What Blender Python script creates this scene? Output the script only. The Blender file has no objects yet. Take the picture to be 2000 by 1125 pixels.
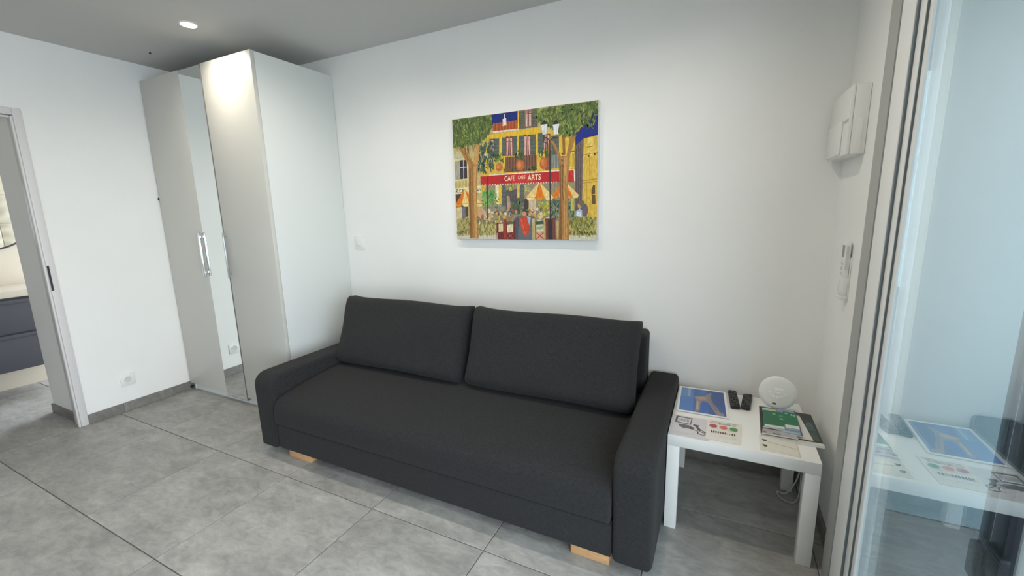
import bpy, bmesh, math, random
from mathutils import Vector, Matrix
random.seed(7)
SKY, EXPO, LAMP, LAMP2, BATH = 8.6, 0.0, 20.5, 10, 1.2
S = bpy.context.scene
COL = S.collection
PI = math.pi

# ------------------------------------------------------------------ camera, sky, exposure
CAM = (3.9261, -2.4281, 1.4169); YAW, PITCH, ROLL = 0.45743, -0.18149, -0.02355
fw = Vector((-math.sin(YAW)*math.cos(PITCH), math.cos(YAW)*math.cos(PITCH), math.sin(PITCH)))
rt = Vector((math.cos(YAW), math.sin(YAW), 0)); up = rt.cross(fw)
rx = math.cos(ROLL)*rt + math.sin(ROLL)*up; ry = -math.sin(ROLL)*rt + math.cos(ROLL)*up
cd = bpy.data.cameras.new('camera'); cam = bpy.data.objects.new('camera', cd); COL.objects.link(cam)
m3 = Matrix((rx, ry, -fw)).transposed().to_4x4(); m3.translation = Vector(CAM); cam.matrix_world = m3
cd.sensor_width = 36; cd.lens = 828.13/2000*36; cd.clip_start = 0.02; cd.shift_y = -0.5/2000
S.camera = cam
W = bpy.data.worlds.new('overcast_sky'); S.world = W; W.use_nodes = True
bg = W.node_tree.nodes['Background']; bg.inputs[0].default_value = (0.85, 0.93, 1.0, 1); bg.inputs[1].default_value = SKY
S.view_settings.view_transform = 'Standard'; S.view_settings.look = 'None'
S.view_settings.gamma = 1; S.view_settings.use_curve_mapping = False; S.view_settings.exposure = EXPO
try:
    S.cycles.use_denoising = True; S.cycles.max_bounces = 14; S.cycles.diffuse_bounces = 8; S.cycles.sample_clamp_indirect = 6
    S.cycles.caustics_reflective = False
except Exception: pass

def portal(name, loc, rot, sx, sy):
    l = bpy.data.lights.new(name, 'AREA'); l.shape = 'RECTANGLE'; l.size = sx; l.size_y = sy; l.cycles.is_portal = True
    o = bpy.data.objects.new(name, l); COL.objects.link(o); o.location = loc; o.rotation_euler = rot
portal('doorway_sky_portal', (4.50, -2.6, 1.15), (0, PI/2, 0), 2.2, 3.3)

# ------------------------------------------------------------------ materials
def lin(c): return tuple((x/255/12.92 if x/255 <= .04045 else ((x/255+.055)/1.055)**2.4) for x in c)
def new_mat(name):
    m = bpy.data.materials.new(name); m.use_nodes = True; nt = m.node_tree
    return m, nt, nt.nodes['Principled BSDF']
def mat(name, rgb, rough=.5, metal=0, var=0, scale=40, bump=0, bscale=200, spec=.5, stretch=None):
    m, nt, b = new_mat(name); N = nt.nodes; Lk = nt.links
    b.inputs['Base Color'].default_value = (*rgb, 1); b.inputs['Roughness'].default_value = rough; b.inputs['Metallic'].default_value = metal
    b.inputs['Specular IOR Level'].default_value = spec
    g = N.new('ShaderNodeNewGeometry')
    src = g.outputs['Position']
    if stretch:
        mp = N.new('ShaderNodeMapping'); mp.inputs['Scale'].default_value = stretch; Lk.new(src, mp.inputs[0]); src = mp.outputs[0]
    if var:
        n = N.new('ShaderNodeTexNoise'); n.inputs['Scale'].default_value = scale; n.inputs['Detail'].default_value = 4; Lk.new(src, n.inputs['Vector'])
        r = N.new('ShaderNodeMapRange'); r.inputs['From Min'].default_value = .3; r.inputs['From Max'].default_value = .7
        r.inputs['To Min'].default_value = 1-var; r.inputs['To Max'].default_value = 1+var; Lk.new(n.outputs[0], r.inputs[0])
        v = N.new('ShaderNodeVectorMath'); v.operation = 'SCALE'; v.inputs[0].default_value = rgb; Lk.new(r.outputs[0], v.inputs['Scale']); Lk.new(v.outputs[0], b.inputs['Base Color'])
    if bump:
        n2 = N.new('ShaderNodeTexNoise'); n2.inputs['Scale'].default_value = bscale; n2.inputs['Detail'].default_value = 3; Lk.new(src, n2.inputs['Vector'])
        bp = N.new('ShaderNodeBump'); bp.inputs['Strength'].default_value = bump; bp.inputs['Distance'].default_value = .004; Lk.new(n2.outputs[0], bp.inputs['Height']); Lk.new(bp.outputs[0], b.inputs['Normal'])
    return m
def emit(name, rgb, s):
    m, nt, b = new_mat(name); b.inputs['Emission Color'].default_value = (*rgb, 1); b.inputs['Emission Strength'].default_value = s
    b.inputs['Base Color'].default_value = (*rgb, 1)
    return m
def tile_mat(name, rgb, warm=0):
    m, nt, b = new_mat(name); N = nt.nodes; Lk = nt.links
    g = N.new('ShaderNodeNewGeometry'); oi = N.new('ShaderNodeObjectInfo')
    ad = N.new('ShaderNodeVectorMath'); ad.operation = 'ADD'
    cm = N.new('ShaderNodeVectorMath'); cm.operation = 'SCALE'; cm.inputs[0].default_value = (37, 53, 11); Lk.new(oi.outputs['Random'], cm.inputs['Scale'])
    Lk.new(g.outputs['Position'], ad.inputs[0]); Lk.new(cm.outputs[0], ad.inputs[1])
    def noise(s, d, st=(1, 1, 1), dist=0):
        mp = N.new('ShaderNodeMapping'); mp.inputs['Scale'].default_value = st; Lk.new(ad.outputs[0], mp.inputs[0])
        n = N.new('ShaderNodeTexNoise'); n.inputs['Scale'].default_value = s; n.inputs['Detail'].default_value = d; n.inputs['Roughness'].default_value = .62; n.inputs['Distortion'].default_value = dist
        Lk.new(mp.outputs[0], n.inputs['Vector']); return n.outputs[0]
    a = noise(3.2, 8, (1, 1.7, 1), .5); c = noise(15, 8, (1.0, 2.0, 1), .8)
    r1 = N.new('ShaderNodeMapRange'); r1.inputs[1].default_value = .3; r1.inputs[2].default_value = .72; r1.inputs[3].default_value = .76; r1.inputs[4].default_value = 1.24; Lk.new(a, r1.inputs[0])
    r2 = N.new('ShaderNodeMapRange'); r2.inputs[1].default_value = .35; r2.inputs[2].default_value = .75; r2.inputs[3].default_value = .88; r2.inputs[4].default_value = 1.28; Lk.new(c, r2.inputs[0])
    r3 = N.new('ShaderNodeMapRange'); r3.inputs[3].default_value = .95; r3.inputs[4].default_value = 1.05; Lk.new(oi.outputs['Random'], r3.inputs[0])
    p = N.new('ShaderNodeMath'); p.operation = 'MULTIPLY'; Lk.new(r1.outputs[0], p.inputs[0]); Lk.new(r2.outputs[0], p.inputs[1])
    p2 = N.new('ShaderNodeMath'); p2.operation = 'MULTIPLY'; Lk.new(p.outputs[0], p2.inputs[0]); Lk.new(r3.outputs[0], p2.inputs[1])
    v = N.new('ShaderNodeVectorMath'); v.operation = 'SCALE'; v.inputs[0].default_value = rgb; Lk.new(p2.outputs[0], v.inputs['Scale']); Lk.new(v.outputs[0], b.inputs['Base Color'])
    rr = N.new('ShaderNodeMapRange'); rr.inputs[3].default_value = .36; rr.inputs[4].default_value = .5; Lk.new(c, rr.inputs[0]); Lk.new(rr.outputs[0], b.inputs['Roughness'])
    bp = N.new('ShaderNodeBump'); bp.inputs['Strength'].default_value = .08; bp.inputs['Distance'].default_value = .003; Lk.new(c, bp.inputs['Height']); Lk.new(bp.outputs[0], b.inputs['Normal'])
    return m
def fabric_mat(name, rgb):
    m, nt, b = new_mat(name); N = nt.nodes; Lk = nt.links
    g = N.new('ShaderNodeNewGeometry')
    outs = []
    for st in ((60, 600, 600), (600, 90, 90)):
        mp = N.new('ShaderNodeMapping'); mp.inputs['Scale'].default_value = st; Lk.new(g.outputs['Position'], mp.inputs[0])
        n = N.new('ShaderNodeTexNoise'); n.inputs['Scale'].default_value = 1; n.inputs['Detail'].default_value = 2; Lk.new(mp.outputs[0], n.inputs['Vector']); outs.append(n.outputs[0])
    a = N.new('ShaderNodeMath'); a.operation = 'ADD'; Lk.new(outs[0], a.inputs[0]); Lk.new(outs[1], a.inputs[1])
    r = N.new('ShaderNodeMapRange'); r.inputs[1].default_value = .6; r.inputs[2].default_value = 1.4; r.inputs[3].default_value = .6; r.inputs[4].default_value = 1.45; Lk.new(a.outputs[0], r.inputs[0])
    v = N.new('ShaderNodeVectorMath'); v.operation = 'SCALE'; v.inputs[0].default_value = rgb; Lk.new(r.outputs[0], v.inputs['Scale']); Lk.new(v.outputs[0], b.inputs['Base Color'])
    b.inputs['Roughness'].default_value = .95; b.inputs['Specular IOR Level'].default_value = .15
    b.inputs['Sheen Weight'].default_value = .04; b.inputs['Sheen Roughness'].default_value = .6
    bp = N.new('ShaderNodeBump'); bp.inputs['Strength'].default_value = .35; bp.inputs['Distance'].default_value = .002; Lk.new(a.outputs[0], bp.inputs['Height']); Lk.new(bp.outputs[0], b.inputs['Normal'])
    return m
def glass_mat(name, tint, r0, r1):
    m, nt, b = new_mat(name); N = nt.nodes; Lk = nt.links
    N.remove(b); out = [n for n in N if n.type == 'OUTPUT_MATERIAL'][0]
    tr = N.new('ShaderNodeBsdfTransparent'); tr.inputs[0].default_value = (*tint, 1)
    gl = N.new('ShaderNodeBsdfGlossy'); gl.inputs['Roughness'].default_value = 0.0; gl.inputs[0].default_value = (.92, .97, .99, 1)
    lw = N.new('ShaderNodeLayerWeight'); lw.inputs[0].default_value = .5
    pw = N.new('ShaderNodeMath'); pw.operation = 'POWER'; pw.inputs[1].default_value = 2.2; Lk.new(lw.outputs['Facing'], pw.inputs[0])
    mr = N.new('ShaderNodeMapRange'); mr.inputs[3].default_value = r0; mr.inputs[4].default_value = r1; Lk.new(pw.outputs[0], mr.inputs[0])
    mx = N.new('ShaderNodeMixShader'); Lk.new(mr.outputs[0], mx.inputs[0]); Lk.new(tr.outputs[0], mx.inputs[1]); Lk.new(gl.outputs[0], mx.inputs[2]); Lk.new(mx.outputs[0], out.inputs[0])
    return m
def vcol_mat(name, rough=.5, var=0):
    m, nt, b = new_mat(name); a = nt.nodes.new('ShaderNodeVertexColor'); a.layer_name = 'paint'; N = nt.nodes; Lk = nt.links
    if var:   # uneven brushed pigment
        g = N.new('ShaderNodeNewGeometry'); mp = N.new('ShaderNodeMapping'); mp.inputs['Scale'].default_value = (130, 130, 45); Lk.new(g.outputs['Position'], mp.inputs[0])
        n = N.new('ShaderNodeTexNoise'); n.inputs['Scale'].default_value = 1; n.inputs['Detail'].default_value = 3; Lk.new(mp.outputs[0], n.inputs['Vector'])
        r = N.new('ShaderNodeMapRange'); r.inputs[1].default_value = .3; r.inputs[2].default_value = .7; r.inputs[3].default_value = 1-var; r.inputs[4].default_value = 1+var; Lk.new(n.outputs[0], r.inputs[0])
        v = N.new('ShaderNodeVectorMath'); v.operation = 'SCALE'; Lk.new(a.outputs[0], v.inputs[0]); Lk.new(r.outputs[0], v.inputs['Scale']); Lk.new(v.outputs[0], b.inputs['Base Color'])
    else: Lk.new(a.outputs[0], b.inputs['Base Color'])
    b.inputs['Roughness'].default_value = rough; return m

M = dict(
    wall=mat('white_wall_paint', (.84, .84, .82), .75, var=.012, scale=3, bump=.06, bscale=260),
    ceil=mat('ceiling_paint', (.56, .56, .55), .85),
    bathwall=mat('bathroom_wall_paint', (.50, .45, .37), .7),
    tile=tile_mat('grey_stone_tile', (.345, .34, .325)), grout=mat('grout', (.15, .145, .135), .9),
    skirt=tile_mat('skirting_tile', (.20, .19, .175)),
    fabric=fabric_mat('charcoal_fabric', (.0235, .0235, .0245)),
    foil=mat('greige_lacquer', (.60, .59, .545), .38, spec=.4), side=mat('white_foil', (.70, .72, .70), .5),
    mirror=mat('mirror_silver', (.90, .93, .92), .02, 1), edge=mat('grey_edge', (.17, .165, .15), .5),
    alu=mat('brushed_aluminium', (.78, .80, .82), .22, 1), wood=mat('beech_wood', (.56, .33, .16), .5, var=.15, scale=8, stretch=(4, 40, 40)),
    white=mat('white_lacquer', (.88, .88, .86), .35), plastic=mat('white_plastic', (.80, .80, .77), .4), greyplastic=mat('light_grey_plastic', (.62, .62, .60), .45),
    pvc=mat('white_pvc', (.80, .81, .80), .4), gasket=mat('grey_gasket', (.13, .16, .18), .6),
    glass=glass_mat('coated_glass', (.82, .89, .91), .14, .95), jamb=mat('shaded_jamb', (.36, .365, .345), .5), softlamp=emit('soft_lamp', (1, .9, .76), 1.2), slate=mat('slate_render', (.17, .21, .22), .8), added_wall=mat('added_wall_blue_grey', (.19, .245, .262), .8),
    black=mat('black_plastic', (.012, .012, .013), .35), dark=mat('dark_metal', (.02, .022, .028), .45), rubber=mat('black_rubber', (.01, .01, .01), .8),
    frame=mat('door_frame_paint', (.68, .66, .655), .45), vanity=mat('slate_lacquer', (.055, .059, .075), .45), slab=mat('pale_worktop', (.56, .51, .44), .4),
    wave=mat('cream_wave_tile', (.50, .455, .37), .4), paper=mat('white_paper', (.82, .82, .80), .6), ink=mat('grey_ink', (.10, .10, .10), .6),
    canvas=mat('canvas_edge', (.72, .72, .70), .8, bump=.1, bscale=900), paint=vcol_mat('canvas_paint', .6, .22), print=vcol_mat('glossy_print', .3),
    screen=mat('grey_screen', (.22, .23, .21), .3), terrace=mat('terrace_slab', (.17, .17, .165), .8, var=.1, scale=5), lamp=emit('lamp_glow', (1, .9, .74), 30),
    cable=mat('white_cable', (.7, .7, .7), .5), label=mat('pale_button', (.90, .90, .88), .35))

# ------------------------------------------------------------------ mesh helpers
def box(bm, x0, x1, y0, y1, z0, z1, bev=0, seg=2):
    r = bmesh.ops.create_cube(bm, size=1); vs = r['verts']
    for v in vs:
        v.co = Vector((x0+(v.co.x+.5)*(x1-x0), y0+(v.co.y+.5)*(y1-y0), z0+(v.co.z+.5)*(z1-z0)))
    if bev:
        es = {e for v in vs for e in v.link_edges}
        bmesh.ops.bevel(bm, geom=list(es), offset=bev, segments=seg, affect='EDGES', profile=.5, clamp_overlap=True)
def cyl(bm, c, r, h, axis='Z', seg=24, r2=None, bev=0):
    q = bmesh.ops.create_cone(bm, segments=seg, radius1=r, radius2=r if r2 is None else r2, depth=h, cap_ends=True)
    rot = {'Z': Matrix.Identity(3), 'X': Matrix.Rotation(PI/2, 3, 'Y'), 'Y': Matrix.Rotation(PI/2, 3, 'X')}[axis]
    for v in q['verts']: v.co = rot @ v.co + Vector(c)
    if bev:
        es = [e for e in {e for v in q['verts'] for e in v.link_edges} if len(e.link_faces) == 2 and any(len(f.verts) > 4 for f in e.link_faces)]
        bmesh.ops.bevel(bm, geom=es, offset=bev, segments=3, affect='EDGES', profile=.5)
def torus(bm, c, R, r, ax, n=40, k=8):
    rows = []
    for i in range(n):
        t = 2*PI*i/n; row = []
        for j in range(k):
            a = 2*PI*j/k; q = R+r*math.cos(a); h = r*math.sin(a)
            p = {'X': (h, q*math.cos(t), q*math.sin(t)), 'Y': (q*math.cos(t), h, q*math.sin(t)), 'Z': (q*math.cos(t), q*math.sin(t), h)}[ax]
            row.append(bm.verts.new(Vector(c)+Vector(p)))
        rows.append(row)
    for i in range(n):
        for j in range(k):
            bm.faces.new((rows[i][j], rows[(i+1) % n][j], rows[(i+1) % n][(j+1) % k], rows[i][(j+1) % k]))
def tube(bm, pts, r, k=6):
    pts = [Vector(p) for p in pts]; rings = []
    for i, p in enumerate(pts):
        d = (pts[min(i+1, len(pts)-1)]-pts[max(i-1, 0)]).normalized(); a = d.orthogonal().normalized(); b = d.cross(a)
        if rings:
            a = prev - d*prev.dot(d); a.normalize(); b = d.cross(a)
        prev = a
        rings.append([bm.verts.new(p+r*(math.cos(2*PI*j/k)*a+math.sin(2*PI*j/k)*b)) for j in range(k)])
    for i in range(len(rings)-1):
        for j in range(k): bm.faces.new((rings[i][j], rings[i][(j+1) % k], rings[i+1][(j+1) % k], rings[i+1][j]))
    bm.faces.new(rings[0][::-1]); bm.faces.new(rings[-1])
def spline(pts, n=8):
    P_ = [Vector(p) for p in pts]; P_ = [P_[0]]+P_+[P_[-1]]; out = []
    for i in range(1, len(P_)-2):
        for k in range(n):
            t = k/n; a, b, c, d = P_[i-1:i+3]
            out.append(.5*((2*b)+(c-a)*t+(2*a-5*b+4*c-d)*t*t+(3*b-a-3*c+d)*t**3))
    return out+[P_[-2]]
def extrude(bm, prof, a0, a1, axis='X', bev=0, seg=4):
    """a closed profile of 2-D points swept along an axis, its end edges rounded"""
    def pt(p, a): return {'X': (a, p[0], p[1]), 'Z': (p[0], p[1], a), 'Y': (p[0], a, p[1])}[axis]
    A = [bm.verts.new(pt(p, a0)) for p in prof]; B = [bm.verts.new(pt(p, a1)) for p in prof]; n = len(prof)
    fa = bm.faces.new(A); fb = bm.faces.new(B[::-1])
    for i in range(n): bm.faces.new((A[i], B[i], B[(i+1) % n], A[(i+1) % n]))
    bmesh.ops.recalc_face_normals(bm, faces=bm.faces)
    if bev: bmesh.ops.bevel(bm, geom=list(fa.edges)+list(fb.edges), offset=bev, segments=seg, affect='EDGES', profile=.5, clamp_overlap=True)
def arc(cx, cy, r, a0, a1, n=8): return [(cx+r*math.cos(math.radians(a0+(a1-a0)*i/n)), cy+r*math.sin(math.radians(a0+(a1-a0)*i/n))) for i in range(n+1)]
def quadplate(bm, q, z0, z1):
    """a thin sheet lying flat: four (x, y) corners and two heights"""
    lo = [bm.verts.new((x, y, z0)) for x, y in q]; hi = [bm.verts.new((x, y, z1)) for x, y in q]
    bm.faces.new(hi); bm.faces.new(lo[::-1])
    for i in range(4): bm.faces.new((lo[i], lo[(i+1) % 4], hi[(i+1) % 4], hi[i]))
    bmesh.ops.recalc_face_normals(bm, faces=bm.faces)
def obj(name, bm, m, parent=None, smooth=35):
    me = bpy.data.meshes.new(name); bm.normal_update(); bm.to_mesh(me); bm.free()
    me.materials.append(m if not isinstance(m, str) else M[m])
    if smooth:
        for p in me.polygons: p.use_smooth = True
        try: me.set_sharp_from_angle(angle=math.radians(smooth))
        except Exception: pass
    o = bpy.data.objects.new(name, me); COL.objects.link(o)
    if parent is not None:
        o.parent = parent; o.matrix_parent_inverse = Matrix.Translation(-Vector(parent.get('origin', (0, 0, 0))))
    return o
def bx(name, m, parent, *a, **k):
    bm = bmesh.new(); box(bm, *a, **k); return obj(name, bm, m, parent)
def tag(o, label, cat, group=None):
    o['label'] = label; o['category'] = cat
    if group: o['group'] = group
    return o
def thing(name, label, cat, loc, group=None):
    o = bpy.data.objects.new(name, None); COL.objects.link(o); o.location = loc; o['origin'] = tuple(float(v) for v in loc); o.empty_display_size = .1
    return tag(o, label, cat, group)
def struct(name, bm, m, smooth=35):
    o = obj(name, bm, m, None, smooth); o['kind'] = 'structure'; return o
def sbox(name, m, *a, **k):
    bm = bmesh.new(); box(bm, *a, **k); return struct(name, bm, m)
def note(o, label): o['label'] = label; return o
def cushion(bm, w, h, t, nu=26, nv=18, sag=.014, seed=0):
    """a stuffed cushion centred on the origin: width along x, height along z, thickness along y"""
    rnd = random.Random(seed); ph = [rnd.uniform(0, 6) for _ in range(8)]
    def side(s):
        g = []
        for j in range(nv+1):
            row = []
            for i in range(nu+1):
                u = -math.cos(PI*i/nu); v = -math.cos(PI*j/nv)
                u = .5*u+.5*(2*i/nu-1); v = .5*v+.5*(2*j/nv-1)
                f = ((1-abs(u)**14)*(1-abs(v)**10))**.36 if abs(u) < 1 and abs(v) < 1 else 0
                wr = .004*math.sin(3*u+ph[0]+2*v)+.003*math.sin(5*v+ph[1]-3*u)+.0022*math.sin(9*u+4*v+ph[2])
                y = s*(t/2*f)+(wr*f)
                ex = 1-.02*(1-abs(v)**2); x = u*w/2*ex*(1-.012*max(0, (abs(v)-.86)/.14)**2)
                top = sag*(1-math.exp(-(1-abs(u))/.09)) if v > 0 else sag*.2*abs(u)**6*-1
                z = v*h/2-(abs(v)**3)*top*(1 if v > 0 else -1)
                z = z*(1-.03*max(0, (abs(u)-.93)/.07)**2)+.004*math.sin(4*u+ph[3])*(abs(v)**3)
                row.append(bm.verts.new((x, y, z)))
            g.append(row)
        return g
    A = side(-1); B = side(1)
    for j in range(nv):
        for i in range(nu):
            bm.faces.new((A[j][i], A[j][i+1], A[j+1][i+1], A[j+1][i])); bm.faces.new((B[j][i+1], B[j][i], B[j+1][i], B[j+1][i+1]))
    bmesh.ops.remove_doubles(bm, verts=bm.verts, dist=1e-5); bmesh.ops.recalc_face_normals(bm, faces=bm.faces)

def glyphs(text):
    """the outline mesh of a word in the built-in font, scaled to the unit square"""
    cu = bpy.data.curves.new('word', 'FONT'); cu.body = text; cu.offset = .012
    o = bpy.data.objects.new('word', cu); COL.objects.link(o); bpy.context.view_layer.update()
    me = o.evaluated_get(bpy.context.evaluated_depsgraph_get()).to_mesh()
    vs = [tuple(v.co) for v in me.vertices]; fs = [tuple(p.vertices) for p in me.polygons]
    o.evaluated_get(bpy.context.evaluated_depsgraph_get()).to_mesh_clear(); bpy.data.objects.remove(o); bpy.data.curves.remove(cu)
    x0 = min(v[0] for v in vs); x1 = max(v[0] for v in vs); y0 = min(v[1] for v in vs); y1 = max(v[1] for v in vs)
    return [((v[0]-x0)/(x1-x0), (v[1]-y0)/(y1-y0)) for v in vs], fs
class Print:
    """flat coloured shapes on a sheet, painted one over the other: (u, v) in 0..1 to a point by self.at(u, v, layer)"""
    def __init__(s, at, w, h): s.at = at; s.w = w; s.h = h; s.V = []; s.Fc = []; s.C = []; s.n = 0
    def face(s, pts, c, up=True):
        if up: s.n += 1
        k = len(s.V)
        for u, v in pts: s.V.append(s.at(u, v, s.n))
        s.Fc.append(tuple(range(k, k+len(pts)))); s.C.append(c)
    def poly(s, c, *pts): s.face(pts, c)
    def rect(s, c, u0, v0, u1, v1): s.face([(u0, v0), (u1, v0), (u1, v1), (u0, v1)], c)
    def ell(s, c, u, v, ru, rv, n=18): s.face([(u+ru*math.cos(2*PI*i/n), v+rv*math.sin(2*PI*i/n)) for i in range(n)], c)
    def line(s, c, w, *pts):
        s.n += 1
        for (u0, v0), (u1, v1) in zip(pts, pts[1:]):
            dx, dy = (u1-u0)*s.w, (v1-v0)*s.h; l = math.hypot(dx, dy) or 1; nx, ny = -dy/l*w/2/s.w, dx/l*w/2/s.h
            s.face([(u0-nx, v0-ny), (u1-nx, v1-ny), (u1+nx, v1+ny), (u0+nx, v0+ny)], c, False)
    def text(s, c, t, bl, br, tr, tl):
        s.n += 1; vs, fs = glyphs(t); k = len(s.V)
        for a, b in vs:
            u = (1-a)*(1-b)*bl[0]+a*(1-b)*br[0]+a*b*tr[0]+(1-a)*b*tl[0]; v = (1-a)*(1-b)*bl[1]+a*(1-b)*br[1]+a*b*tr[1]+(1-a)*b*tl[1]
            s.V.append(s.at(u, v, s.n))
        for f in fs: s.Fc.append(tuple(k+i for i in f)); s.C.append(c)
    def leaves(s, cols, n, ln, wd, mode, poly):
        def inside(p):
            r = False
            for (x0, y0), (x1, y1) in zip(poly, poly[1:]+poly[:1]):
                if (y0 > p[1]) != (y1 > p[1]) and p[0] < (x1-x0)*(p[1]-y0)/(y1-y0)+x0: r = not r
            return r
        U = [p[0] for p in poly]; Vv = [p[1] for p in poly]; k = 0; tries = 0
        while k < n and tries < n*12:
            tries += 1; p = (random.uniform(min(U), max(U)), random.uniform(min(Vv), max(Vv)))
            if not inside(p): continue
            a = {'r': random.uniform(0, 6.28), 'b': PI/2+random.gauss(0, .5), 'd': -PI/2+random.gauss(0, .6), 'v': PI/2+random.gauss(0, .15)}[mode]
            l = ln*random.uniform(.6, 1.15)/2; w = wd*random.uniform(.6, 1.1)/2
            if k % 14 == 0: s.n += 1
            c = random.choice(cols); j = random.uniform(.85, 1.15); c = tuple(min(255, x*j) for x in c)
            q = []
            for dx, dy in ((-l, 0), (-l*.1, -w), (l, 0), (-l*.1, w)):
                x = dx*math.cos(a)-dy*math.sin(a); y = dx*math.sin(a)+dy*math.cos(a)
                q.append((min(1, max(0, p[0]+x/s.w)), min(1, max(0, p[1]+y/s.h))))
            s.face(q, c, False); k += 1
    def build(s, name, m, parent, gain=1.0):
        me = bpy.data.meshes.new(name); o0 = Vector(parent.get('origin', (0, 0, 0)))
        me.from_pydata([tuple(Vector(p)-o0) for p in s.V], [], s.Fc); me.materials.append(M[m])
        ca = me.color_attributes.new('paint', 'FLOAT_COLOR', 'CORNER'); i = 0; buf = []
        for p, c in zip(me.polygons, s.C):
            q = tuple(min(.9, x*gain) for x in lin(c))
            for _ in range(p.loop_total): buf.extend((*q, 1))
        ca.data.foreach_set('color', buf)
        o = bpy.data.objects.new(name, me); COL.objects.link(o); o.parent = parent; return o
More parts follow.
